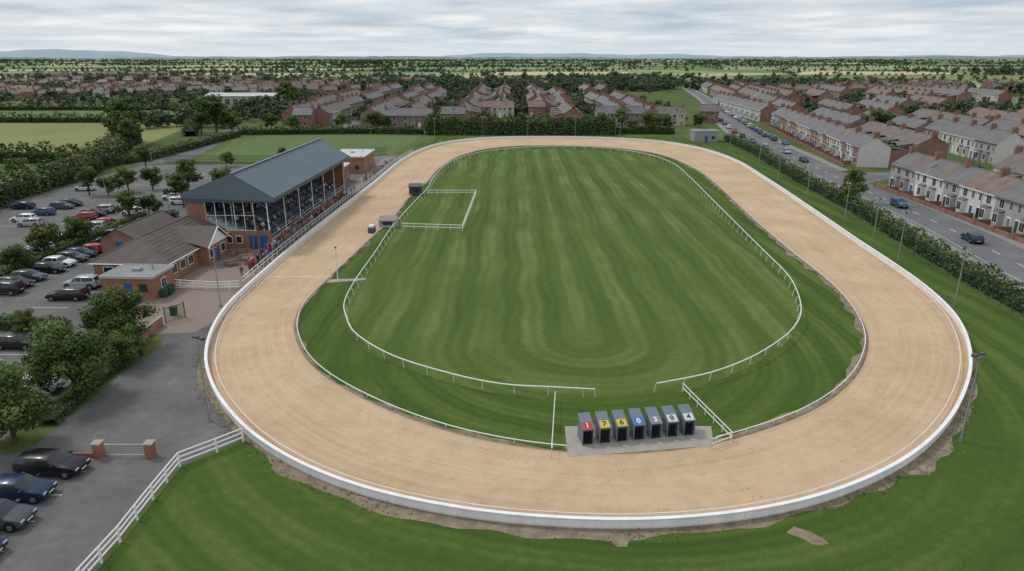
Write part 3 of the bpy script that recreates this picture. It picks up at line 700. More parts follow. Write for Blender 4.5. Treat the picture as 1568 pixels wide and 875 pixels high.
for a in [(-330,620,280,120,.3,5),(-560,690,300,120,-.2,4),(-200,600,180,140,.1,5),(-400,830,240,90,.15,3),(-800,900,300,100,-.1,3),(-150,760,160,80,.2,3),(440,640,200,90,.2,3),(600,650,140,60,-.1,2),(-350,520,170,70,.2,3),(-480,540,170,80,-.3,3),(-620,1080,180,60,.2,2),(820,720,160,50,.1,2),(300,600,160,70,.1,3),(60,700,160,50,.1,2)]: estate(*a)
instances('distant_houses',protos,P,Z,[(1,1,random.uniform(.85,1.05)) for _ in P])
FLD=[(380,640,770,900,FIELD4),(660,1000,780,930,FIELD3),(420,900,960,1150,FIELD1),(930,1400,980,1180,FIELD4),(480,800,1220,1500,FIELD3),(830,1500,1230,1600,FIELD1),(-900,-400,1650,1900,FIELD3),(-1500,-950,1560,1750,FIELD3),(-300,250,1750,2100,FIELD4),(-1500,-600,2100,2500,FIELD4),(500,1700,1700,2100,FIELD4),(-700,-380,1180,1340,FIELD3),(330,560,745,765,FIELD1),(-560,-430,940,1080,FIELD4),(-1100,-760,1320,1480,FIELD4),(-340,-120,1150,1400,FIELD4),(-80,180,1180,1450,FIELD3),(-330,-60,900,1030,FIELD4),(60,300,940,1100,FIELD4),(-860,-640,1000,1120,FIELD3)]
def openf(x,y):
    for x0,x1,y0,y1,_ in FLD:
        if x0-10<x<x1+60 and y0-15<y<y1+15: return True
    return (300<x<1500 and 745<y<1900)
for x,y,_ in P:
    for _k in range(2):
        if random.random()<.75: tadd(x+random.uniform(-13,13),y+random.choice([-1,1])*random.uniform(7,14),random.uniform(.45,1.0))
for _ in range(420):
    y=560*math.exp(random.uniform(0,1.4)); x=random.uniform(-.85,.85)*y
    if openf(x,y): continue
    tadd(x,y,random.uniform(.6,1.2))
for _ in range(120):
    y=720*math.exp(random.uniform(0,2.2)); x=random.uniform(-.9,.8)*y; a=random.choice([0,0,.1,-.1,.3,-.25,1.5,1.3]); L_=random.uniform(80,380)*(1+y/2000)
    k=int(L_/9)
    for i in range(k):
        xx=x+math.cos(a)*i*9; yy=y+math.sin(a)*i*9
        if random.random()<(.8 if openf(xx,yy) else .3): continue
        tadd(xx+random.gauss(0,2),yy+random.gauss(0,2),random.uniform(.45,1.0)*(1+y/8000))
for x0,x1,y0,y1,_ in FLD:      # boundary hedgerows of the fields
    for k in range(int((x1-x0)/11)):
        if random.random()<.75: tadd(x0+k*11+30,y1+8,random.uniform(.35,.8)*(1+y1/5000))
    for k in range(int((y1-y0)/14)):
        if random.random()<.6: tadd(x0-4+k*14*60/(y1-y0),y0+k*14,random.uniform(.4,.8))
for yy,k in ((2600,220),(3600,300),(5000,420),(7000,600)):
    for _ in range(k):
        x=random.uniform(-.85,.85)*yy; tadd(x,yy+random.uniform(-60,60)+260*math.sin(x/500+yy),random.uniform(.8,1.4)*(1+yy/9000))
for cx_,cy_,n_,s_,rad in [(-640,3000,60,2.6,50),(-250,740,50,1.4,30),(-60,640,60,1.4,30),(40,650,60,1.4,32),(110,690,50,1.5,28),(430,560,30,1.4,16),(-420,600,40,1.3,28),(330,725,50,1.3,34),(210,650,60,1.4,34),(-700,620,50,1.5,40),(900,1250,30,1.8,60),(-500,850,40,1.4,40),(-150,850,50,1.5,40),(120,870,50,1.5,40)]:
    for _ in range(n_): tadd(random.gauss(cx_,rad*1.6),random.gauss(cy_,rad*.5),s_*random.uniform(.65,1.1))
for _ in range(130): tadd(random.uniform(-330,-125),random.uniform(410,520),random.uniform(.5,1.1))
for _ in range(320): tadd(random.uniform(-150,330),random.uniform(600,700),random.uniform(.7,1.3))
for _ in range(60): tadd(random.uniform(-160,-105),random.uniform(290,420),random.uniform(.6,1.2))
T=np.array(T)
bad=(T[:,0]>-200)&(T[:,0]<-140)&(T[:,1]>405)&(T[:,1]<475); bad|=(T[:,0]>60)&(T[:,0]-roadx(T[:,1])<8)&(T[:,0]-roadx(T[:,1])>-16)&(T[:,1]<640)&(T[:,1]>60); T=T[~bad]
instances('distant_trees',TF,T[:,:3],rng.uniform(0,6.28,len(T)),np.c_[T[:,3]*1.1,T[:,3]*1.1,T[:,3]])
for i,(x0,x1,y0,y1,m) in enumerate(FLD):
    sheet('crop_field' if m is FIELD3 else 'pasture_field',[(x0,y0),(x1,y0+20),(x1+60,y1),(x0+60,y1-10)],.06+.01*i,m)
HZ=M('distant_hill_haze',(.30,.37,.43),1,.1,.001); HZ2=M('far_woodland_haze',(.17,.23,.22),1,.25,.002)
def hills(name,y,hf,mat,x0=-.9,x1=.9,n=240):
    b=MB(); v=[];f=[]
    for i in range(n+1):
        t=x0+(x1-x0)*i/n; h=hf(t)
        v+=[(t*y,y-h*6,0),(t*y,y,max(1,h)),(t*y,y+h*8,0)]
    for i in range(n): f+=[(3*i,3*i+3,3*i+4,3*i+1),(3*i+1,3*i+4,3*i+5,3*i+2)]
    b.mesh(v,f,mat); return b.obj(name,smooth=True)
ns=lambda t,a:(math.sin(t*9+a)+.6*math.sin(t*23+2*a)+.35*math.sin(t*51+a*3)+.15*math.sin(t*140+a))
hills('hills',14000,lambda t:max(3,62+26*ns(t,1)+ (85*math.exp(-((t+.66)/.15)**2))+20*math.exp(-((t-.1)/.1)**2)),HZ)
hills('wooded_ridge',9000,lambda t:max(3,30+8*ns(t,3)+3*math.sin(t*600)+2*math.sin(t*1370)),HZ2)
b=MB(); b.box(-192,-150,447,468,0,5,M('warehouse_wall',(.45,.43,.4),.7,.1,.2)); WR=M('warehouse_roof',(.5,.5,.49),.6,.08,.3)
b.face([(-193,446,5.0),(-149,446,5.0),(-149,457.5,6.6),(-193,457.5,6.6)],WR); b.face([(-193,457.5,6.6),(-149,457.5,6.6),(-149,469,5.0),(-193,469,5.0)],WR)
for i in range(8): b.box(-190+i*5.2,-187+i*5.2,446.9,447,0,3.2,GREYDK)
b.obj('warehouse')
# ------------------------------------------------------------ right-hand road
Lft=smooth_curve([(62,2),(63.5,45),(65.7,84.2),(70.7,118.7),(75.5,171.4),(80.5,230),(87,284.3),(108.2,391.8),(130,490),(165,690)],False,3)
Rgt=smooth_curve([(72,2),(73.5,45),(76.2,84.2),(80.2,118),(83.0,157.7),(88,205),(94.2,255.9),(113.9,368.7),(136,485),(171,690)],False,3)
def strip(name,A,B,z,mat,kerb=None):
    b=MB(); n=300
    def rs(Q):
        s=np.linspace(0,len(Q)-1,n); k=np.arange(len(Q)); return np.c_[np.interp(s,k,Q[:,0]),np.interp(s,k,Q[:,1])]
    A=rs(A);B=rs(B)
    for i in range(n-1):
        b.face([(A[i][0],A[i][1],z),(B[i][0],B[i][1],z),(B[i+1][0],B[i+1][1],z),(A[i+1][0],A[i+1][1],z)],mat)
        if kerb:
            for Q in (A,B): b.face([(Q[i][0],Q[i][1],0),(Q[i+1][0],Q[i+1][1],0),(Q[i+1][0],Q[i+1][1],z),(Q[i][0],Q[i][1],z)],CONC)
    return b.obj(name),A,B
_,RA,RB=strip('road',Lft,Rgt,.03,ROADM)
strip('pavement',offset(Lft,-1.9,False),offset(Lft,0,False),.14,PAVE,True)
split=np.where(Rgt[:,1]<158)[0][-1]; sp2=np.where(Rgt[:,1]>178)[0][0]
strip('pavement',Rgt[:split],offset(Rgt,2.2,False)[:split],.14,PAVE,True)
strip('pavement',Rgt[sp2:],offset(Rgt,2.2,False)[sp2:],.14,PAVE,True)
sheet('side_road',[(82.9,160.5),(84,176),(150,184),(320,210),(320,203),(150,175),(90,166)],.034,ROADM)
b=MB()
MID=(RA+RB)/2
def dash(p,q,hw):
    n_=np.array([-(q-p)[1],(q-p)[0]]); n_/=np.linalg.norm(n_); n_*=hw
    b.face([(p[0]-n_[0],p[1]-n_[1],.036),(p[0]+n_[0],p[1]+n_[1],.036),(q[0]+n_[0],q[1]+n_[1],.036),(q[0]-n_[0],q[1]-n_[1],.036)],LINE)
for i in range(0,298,3): dash(MID[i],MID[i+1],.09)
for i in range(20,298): dash(RA[i]*.9+RB[i]*.1,RA[i+1]*.9+RB[i+1]*.1,.05)
b.obj('road_marking')
b=MB()
Q=poly([(74.5,249),(73,214),(66.8,162),(64,129.5),(60,99.6),(58.2,84),(57.2,72),(56.6,50)],2.5)
for i in range(len(Q)-1):
    for z in(.1,1.0,1.9): b.tube((Q[i][0],Q[i][1],z),(Q[i+1][0],Q[i+1][1],z),.02,.02,GREENP,4,False)
    b.tube((Q[i][0],Q[i][1],0),(Q[i][0],Q[i][1],2.0),.04,.04,GREENP,5)
b.obj('green_mesh_fence')
b=MB(); Q=poly([(-97,194),(-62,193.5),(-38,212)],3)
for i in range(len(Q)-1):
    for k in range(12):
        t=k/12; p=Q[i]*(1-t)+Q[i+1]*t; b.tube((p[0],p[1],0),(p[0],p[1],2.2),.035,.035,GREENP,3,False)
    for z in(.1,1.1,2.1): b.tube((Q[i][0],Q[i][1],z),(Q[i+1][0],Q[i+1][1],z),.04,.04,GREENP,4,False)
b.obj('green_mesh_fence')
sheet('access_road',[(-104,190),(-92,196),(-104,262),(-112,300),(-118,300),(-112,240)],.028,ASPH)
# ------------------------------------------------------------ grandstand
O=(-36.0,102.7,0); S=empty('grandstand',O,R(-1.1)); Ln=46.3
xb,xr,xf=-13.6,-5.7,.35; zb_,zr,zf=8.5,11.6,8.0
b=MB()
for (xa,za,xc,zc) in ((xf,zf,xr,zr),(xb,zb_,xr,zr)):
    v=[(xa,-.3,za),(xa,Ln,za),(xc,Ln,zc),(xc,-.3,zc),(xa,-.3,za-.18),(xa,Ln,za-.18),(xc,Ln,zc-.18),(xc,-.3,zc-.18)]
    b.mesh(v,[(0,1,2,3),(7,6,5,4),(0,4,5,1),(3,2,6,7),(0,3,7,4),(1,5,6,2)],GREYBLUE)
    for i in range(47):
        y=-.2+i*(Ln+.1)/46.5
        b.mesh([(xa,y,za+.003),(xa,y+.07,za+.003),(xc,y+.07,zc+.003),(xc,y,zc+.003),(xa,y,za+.06),(xa,y+.07,za+.06),(xc,y+.07,zc+.06),(xc,y,zc+.06)],[(4,5,6,7),(0,4,7,3),(1,2,6,5),(0,1,5,4)],GREYBLUE)
b.box(xf+.002,xf+.12,-.35,Ln+.05,zf-.55,zf+.05,GREYDK)
b.box(xb-.12,xb-.002,-.35,Ln+.05,zb_-.55,zb_+.05,GREYDK)
b.box(xr-.25,xr+.25,-.32,Ln+.02,zr+.0,zr+.12,GREYBLUE)
b.obj('roof',S)
b=MB()
for y in(-.36,Ln+.06):
    b.mesh([(xb,y,zb_-.55),(xf,y,zf-.55),(xf,y,zf+.02),(xr,y,zr+.05),(xb,y,zb_+.02)]+[(xb,y+.05,zb_-.55),(xf,y+.05,zf-.55),(xf,y+.05,zf+.02),(xr,y+.05,zr+.05),(xb,y+.05,zb_+.02)],[(0,1,2,3,4),(9,8,7,6,5),(0,5,6,1),(1,6,7,2),(2,7,8,3),(3,8,9,4),(4,9,5,0)],M('gable_panel',(.12,.155,.185),.5,.12,.4))
b.box(xb,xf,-.30,.0,7.3,7.9,GREYDK)
b.obj('gable_cladding',S)
b=MB()
b.box(xb+.3,-12.95,0,Ln-.3,0,8.0,BRICK2)
b.box(-12.95,-.9,.02,.30,0,2.9,BRICK1)
b.box(-12.95,-10.4,.02,.30,2.9,7.3,BRICK1)
b.box(-12.95,-.9,Ln-.6,Ln-.32,0,7.3,BRICK1)
b.box(-1.2,-.9,.31,Ln-.61,0,1.0,BRICK1)
b.obj('brick_walls',S)
b=MB()
for i in range(6):
    x=-10.4+i*1.45; b.box(x-.035,x+.035,.02,.10,2.9,7.3,WHITE)
for z in(2.9,5.2): b.box(-10.4,-3.1,.015,.095,z,z+.06,WHITE)
b.tube((-3.1,.06,3.0),(-.95,.06,2.0),.035,.035,WHITE,6)
b.obj('end_screen_frame',S)
b=MB(); nt_=10
TERR=M('terrace_concrete',(.42,.42,.42),.85,.2,1.5)
for i in range(nt_):
    x1=-1.2-i*1.05; x0=x1-1.05; b.box(x0,x1,.32,Ln-.62,0,.9+i*.5,TERR)
b.obj('terrace_steps',S)
b=MB(); seats=[]
for i in range(nt_):
    xc=-1.2-i*1.05-.6; z=.9+i*.5
    y=.8
    while y<Ln-1.5:
        if int(y/.55)%14 not in(0,1):
            b.box(xc-.2,xc+.2,y,y+.46,z+.38,z+.43,SEAT); b.box(xc-.26,xc-.2,y,y+.46,z+.40,z+.82,SEAT); b.box(xc-.15,xc+.1,y+.19,y+.27,z+.003,z+.38,STEEL); seats.append((xc,y+.23,z+.43))
        y+=.55
b.obj('seats',S)
b=MB()
for i in range(7):
    y=.15+i*(Ln-.9)/6
    b.tube((-1.05,y,1.0),(-1.05,y,7.75),.075,.075,WHITE,8); b.tube((-6.5,y,3.4),(-6.5,y,10.9),.09,.09,STEEL,8)
    b.tube((-1.05,y,6.4),(-6.5,y,9.6),.05,.05,STEEL,6); b.tube((xf-.2,y,7.6),(-12.8,y,8.0),.07,.07,STEEL,6)
b.tube((-1.0,.4,2.0),(-1.0,Ln-.8,2.0),.03,.03,WHITE,6); b.tube((-1.0,.4,1.5),(-1.0,Ln-.8,1.5),.03,.03,WHITE,6)
for i in range(1,7):
    y=i*6.6; b.box(-.9,.1,y-.8,y+.8,0,.35,CONC); b.box(-.9,-.4,y-.8,y+.8,.35,.7,CONC)
b.obj('columns_and_handrails',S)
b=MB()
b.box(-4.2,-3.0,-.05,.015,0,2.15,BLUEP); b.box(-2.6,-1.4,-.05,.015,0,2.15,BLUEP)
for x in(-9,-7.3,-5.8): b.box(x-.5,x+.5,-.04,.015,.9,2.1,WHITE); b.box(x-.42,x+.42,-.05,-.042,1,2.0,GLASS)
b.obj('doors_and_windows',S)
# ------------------------------------------------------------ brick buildings
def flat_building(name,x0,x1,y0,y1,h,wall,roofm,rz=0,wins=True,pitched=False,trim=None):
    trim=trim or TRIMG
    e=empty(name,((x0+x1)/2,(y0+y1)/2,0),rz); a=(x1-x0)/2; c=(y1-y0)/2
    b=MB(); b.box(-a,a,-c,c,0,h,wall)
    if pitched:
        for y in(-c,c): b.face([(-a,y,h),(a,y,h),(0,y,h+1.5)],wall)
    b.obj('walls',e)
    b=MB()
    if pitched:
        for s in(-1,1):
            q=[(s*(a+.4),-c-.3,h-.13),(s*(a+.4),c+.3,h-.13),(0,c+.3,h+1.58),(0,-c-.3,h+1.58)]; b.face(q,roofm); b.tube(q[0],q[1],.06,.06,WHITE,4)
        b.tube((0,-c-.3,h+1.6),(0,c+.3,h+1.6),.1,.1,roofm,6)
    else:
        b.box(-a-.15,a+.15,-c-.15,c+.15,h,h+.08,roofm)
        for q in((-a-.2,a+.2,-c-.2,-c-.05),(-a-.2,a+.2,c+.05,c+.2),(-a-.2,-a-.05,-c-.04,c+.04),(a+.05,a+.2,-c-.04,c+.04)): b.box(*q,h-.18,h+.14,trim)
        b.box(-.5,.5,-.4,.4,h+.08,h+.4,STEEL); b.tube((a*.5,c*.3,h+.08),(a*.5,c*.3,h+.7),.1,.1,STEEL,8)
    b.obj('roof',e)
    b=MB()
    if wins:
        k=max(1,int(2*c/3))
        for i in range(k):
            y=-c+(i+.5)*2*c/k; b.box(a,a+.04,y-.6,y+.6,.95,2.15,WHITE); b.box(a+.041,a+.05,y-.5,y-.03,1.03,2.07,GLASS); b.box(a+.041,a+.05,y+.03,y+.5,1.03,2.07,GLASS)
        b.box(-.5,.5,-c-.04,-c,0,2.1,BLUEP); b.box(a*.45,a*.45+1,-c-.04,-c,1,2,GLASS)
    b.obj('windows_and_door',e)
    return e
PALE=M('pale_roof',(.52,.52,.51),.6,.1,.5)
flat_building('brick_outbuilding',-49.4,-43.2,79.3,84.2,2.9,BRICK1,FLAT,R(-3))
flat_building('brick_outbuilding',-60.5,-55.0,99,111,2.6,BRICK,CLUBT,R(-3),pitched=True)
flat_building('brick_pavilion',-48,-39,152,166,4.0,BRICK,PALE,trim=WHITE)
flat_building('brick_pavilion',-46,-37.5,176,190,4.2,BRICK1,PALE,trim=WHITE)
flat_building('groundsman_hut',63.3,71.5,243.8,250,3.8,M('grey_block',(.3,.31,.3),.8,.1,.5),FLAT)
Cb=empty('brick_clubhouse',(-49,95.5,0),R(-3)); a,c=4.9,9.6; h=2.7; rg=5.4
b=MB(); b.box(-a,a,-c,c,0,h,BRICK1); b.box(a,a+1.4,-1.5,4.5,0,h,BRICK1); b.obj('walls',Cb)
b=MB(); o=.5; hi=3.2
e4=[(-a-o,-c-o,h),(a+o,-c-o,h),(a+o,c+o,h),(-a-o,c+o,h)]; r0=(0,-c+hi,rg);r1=(0,c-hi,rg)
b.face([e4[0],e4[1],r0],CLUBT); b.face([e4[1],e4[2],r1,r0],CLUBT); b.face([e4[2],e4[3],r1],CLUBT); b.face([e4[3],e4[0],r0,r1],CLUBT)
b.face([e4[3],e4[2],e4[1],e4[0]],WHITE)
gy0,gy1=-2,5; gm_=1.5; gx=a+1.9
b.face([(gx,gy0,h),(gx,gm_,rg-.3),(.6,gm_,rg-.3),(2.2,gy0,h+1.3)],CLUBT); b.face([(gx,gm_,rg-.3),(gx,gy1,h),(2.2,gy1,h+1.3),(.6,gm_,rg-.3)],CLUBT)
b.tube((0,-c+hi,rg+.03),(0,c-hi,rg+.03),.12,.12,SLATE3,6)
for pa,pb in ((e4[0],r0),(e4[1],r0),(e4[2],r1),(e4[3],r1)): b.tube(pa,pb,.1,.1,SLATE2,5)
for k in range(1,9):
    t=k/9
    for s in(-1,1): b.tube((s*(a+o)*(1-t),-c-o+t*(hi+o),h+t*(rg-h)+.01),(s*(a+o)*(1-t),c+o-t*(hi+o),h+t*(rg-h)+.01),.035,.035,CLUBT,4)
b.obj('tiled_roof',Cb)
b=MB(); b.face([(gx-.35,gy0+.3,h),(gx-.35,gy1-.3,h),(gx-.35,gm_,rg-.55)],WHITE)
for q in((gy0,h,gm_,rg-.3),(gm_,rg-.3,gy1,h)): b.tube((gx,q[0],q[1]-.08),(gx,q[2],q[3]-.08),.1,.1,WHITE,4)
b.tube((a+o,-c-o,h-.05),(a+o,c+o,h-.05),.07,.07,WHITE,4); b.tube((-a-o,-c-o,h-.05),(a+o,-c-o,h-.05),.07,.07,WHITE,4)
b.obj('white_trim',Cb)
b=MB()
for y in(-8,-5.8,-3.6,6.2,8.2): b.box(a,a+.05,y-.7,y+.7,.9,2.2,WHITE); b.box(a+.051,a+.06,y-.6,y-.03,1,2.1,GLASS); b.box(a+.051,a+.06,y+.03,y+.6,1,2.1,GLASS)
for y in(-.3,3.2): b.box(a+1.4,a+1.45,y-.7,y+.7,.9,2.2,WHITE); b.box(a+1.451,a+1.46,y-.6,y+.6,1,2.1,GLASS)
b.box(a+1.4,a+1.46,1.0,2.0,0,2.1,BLUEP)
for x in(-3,0,3): b.box(x-.7,x+.7,-c-.05,-c,.9,2.2,WHITE); b.box(x-.6,x+.6,-c-.06,-c-.051,1,2.1,GLASS)
b.obj('windows_and_door',Cb)
sheet('patio',[(-44.2,83.6),(-33.4,83.6),(-33.6,104),(-35,150),(-35,200),(-33,205),(-37.5,205),(-37,150),(-38,104.5),(-44,105.5)],.02,PATIO)
sheet('forecourt_paving',[(-44.5,70),(-38,68.3),(-34,68.8),(-33,73),(-33.6,83.4),(-44.1,83.4)],.022,PATIO)
def picnic():
    b=MB(); b.box(-.9,.9,-.38,.38,.72,.77,WOOD)
    for s in(-1,1):
        b.box(-.9,.9,s*.75-.14,s*.75+.14,.43,.47,WOOD)
        for x in(-.65,.65): b.tube((x,s*.2,.72),(x,s*.62,0),.04,.04,WOOD,4)
    for x in(-.65,.65): b.box(x-.03,x+.03,-.85,.85,.39,.43,WOOD)
    return b.me('picnic_table_mesh')
pm=picnic()
for x,y,r_ in((-38.9,97,.3),(-37.2,99.2,1.2),(-40.5,100,.1),(-39.8,94,.8),(-37.5,95,.2)): put('picnic_table',pm,(x,y,.02),r_)
def bin_():
    b=MB(); b.mesh([(-.24,-.28,.08),(.24,-.28,.08),(.24,.28,.08),(-.24,.28,.08),(-.3,-.36,1.0),(.3,-.36,1.0),(.3,.36,1.0),(-.3,.36,1.0)],[(0,3,2,1),(0,1,5,4),(1,2,6,5),(2,3,7,6),(3,0,4,7)],GREENP)
    b.box(-.32,.32,-.4,.38,1.0,1.06,GREENP); b.tube((-.28,.3,.1),(-.2,.3,.1),.1,.1,BLACK,8); b.tube((.2,.3,.1),(.28,.3,.1),.1,.1,BLACK,8); b.tube((-.25,.42,.98),(.25,.42,.98),.02,.02,BLACK,5)
    return b.me('wheelie_bin_mesh')
bn_=bin_()
for x,y in((-42.6,80.2),(-42.5,81.1),(-42.6,82),(-41.8,103.6),(-40.9,103.7),(-38.6,74)): put('wheelie_bin',bn_,(x,y,.02),1.5)
b=MB(); b.box(-38.6,-38.4,66.5,71,0,1.0,BRICK1); b.box(-38.65,-38.35,66.45,71.05,1.0,1.08,CONC); b.obj('brick_wall')
b=MB()
for i in range(16): b.tube((-38.3+i*.09,71.4+i*.12,.1),(-38.3+i*.09,71.4+i*.12,1.8),.02,.02,GREENP,4)
for z in(.15,1.75): b.tube((-38.3,71.4,z),(-36.95,73.2,z),.03,.03,GREENP,5)
for x,y in((-38.3,71.4),(-36.95,73.2)): b.tube((x,y,0),(x,y,2.0),.06,.06,GREENP,6)
b.obj('green_gate')
def hut(name,loc,w,d,h,wall,roofm):
    e=empty(name,loc); b=MB(); b.box(-w/2,w/2,-d/2,d/2,0,h,wall); b.box(-w*.3,w*.3,-d/2-.03,-d/2,h*.45,h*.85,GLASS); b.obj('cabin',e)
    b=MB(); b.mesh([(-w/2-.2,-d/2-.25,h),(w/2+.2,-d/2-.25,h),(w/2+.2,d/2+.2,h+.3),(-w/2-.2,d/2+.2,h+.3),(-w/2-.2,-d/2-.25,h+.1),(w/2+.2,-d/2-.25,h+.1),(w/2+.2,d/2+.2,h+.4),(-w/2-.2,d/2+.2,h+.4)],[(0,3,2,1),(4,5,6,7),(0,1,5,4),(1,2,6,5),(2,3,7,6),(3,0,4,7)],roofm); b.obj('roof',e)
hut('timing_hut',(-20.6,147,0),2.6,2.2,1.9,M('hut_dark',(.06,.07,.06),.7,.2,2),GREYDK)
hut('equipment_shed',(-21.5,117.5,0),2.8,2.2,1.3,M('hut_pale',(.35,.35,.33),.7,.2,2),FLAT)
b=MB(); b.box(-.5,.5,-.9,.9,.05,.9,GREYDK); b.box(-.4,.4,-.6,.6,.9,1.2,WHITE); b.tube((-.5,-.6,.2),(.5,-.6,.2),.2,.2,BLACK,10); b.tube((-.5,.6,.2),(.5,.6,.2),.2,.2,BLACK,10); b.obj('hare_trolley',loc=(-23.6,113.5,.04))
b=MB()
for x in(-30.4,-26.6): b.box(x-.28,x+.28,44.2,44.8,0,1.15,BRICK1); b.box(x-.34,x+.34,44.14,44.86,1.15,1.25,CONC)
b.box(-36,-30.7,44.38,44.62,0,.35,BRICK)
b.obj('brick_gate_pillars')
b=MB()
for z in(.2,1.05): b.tube((-30.1,44.5,z),(-26.9,44.5,z),.025,.025,STEEL,5)
for i in range(22): b.tube((-30.05+i*.148,44.5,.2),(-30.05+i*.148,44.5,1.05),.012,.012,STEEL,4)
b.obj('metal_gate')
sheet('dirt_patch',[(17.0,35.9),(17.7,36.5),(18.5,36.0),(19.1,35.3),(19.2,34.9),(18.7,34.7),(18.2,34.8),(17.8,35.3)],.028,DIRT)
sheet('dirt_patch',[(4.9,36.2),(7.7,36.2),(8.2,35.7),(7.2,35.3),(6.9,34.6),(6.3,34.6),(6.0,35.2)],.0285,DIRT)
# ------------------------------------------------------------ poles
def lightpole(h):
    b=MB(); b.tube((0,0,0),(0,0,.4),.13,.12,STEEL,8); b.tube((0,0,.4),(0,0,h),.085,.05,STEEL,8)
    b.tube((-.45,0,h-.1),(.45,0,h-.1),.035,.035,STEEL,6)
    for x in(-.35,.35): b.box(x-.2,x+.2,-.32,.0,h-.12,h+.12,GREYDK); b.box(x-.17,x+.17,-.335,-.321,h-.1,h+.1,M('lamp_lens',(.6,.62,.62),.2,.05,3))
    return b.me('floodlight_pole_mesh')
LP=lightpole(7.2); cxy=(8,110)
for x,y in [(-24.5,49.8),(-34.4,76.8),(34.4,46.6),(52.2,76.8),(55.8,96.1),(57.3,106.5),(59,120.2),(61,141.6),(63.5,164.7),(65.5,184.2),(67,215),(-10.8,262),(5.9,263),(23.6,263),(40.1,261),(-28,255),(-36.5,150),(-36,180)]:
    put('floodlight_pole',LP,(x,y,0),math.atan2(y-cxy[1],x-cxy[0])-math.pi/2)
b=MB(); b.tube((0,0,0),(0,0,6),.09,.05,STEEL,8); b.tube((0,0,5.95),(1.1,0,6.25),.035,.03,STEEL,6); b.box(.9,1.5,-.1,.1,6.2,6.3,GREYDK); SL=b.me('street_lamp_mesh')
for x,y,r_ in((82.5,120,3.14),(84.4,150,3.14),(86,182,3.14),(92,228,3.14),(98,265,3.14),(105,305,3.14),(-80,135,0),(-88,170,0),(-60,160,0),(-75,190,0),(-58,115,0),(-106,225,0),(112,345,3.14),(-46,230,0)): put('street_lamp',SL,(x,y,0),r_)
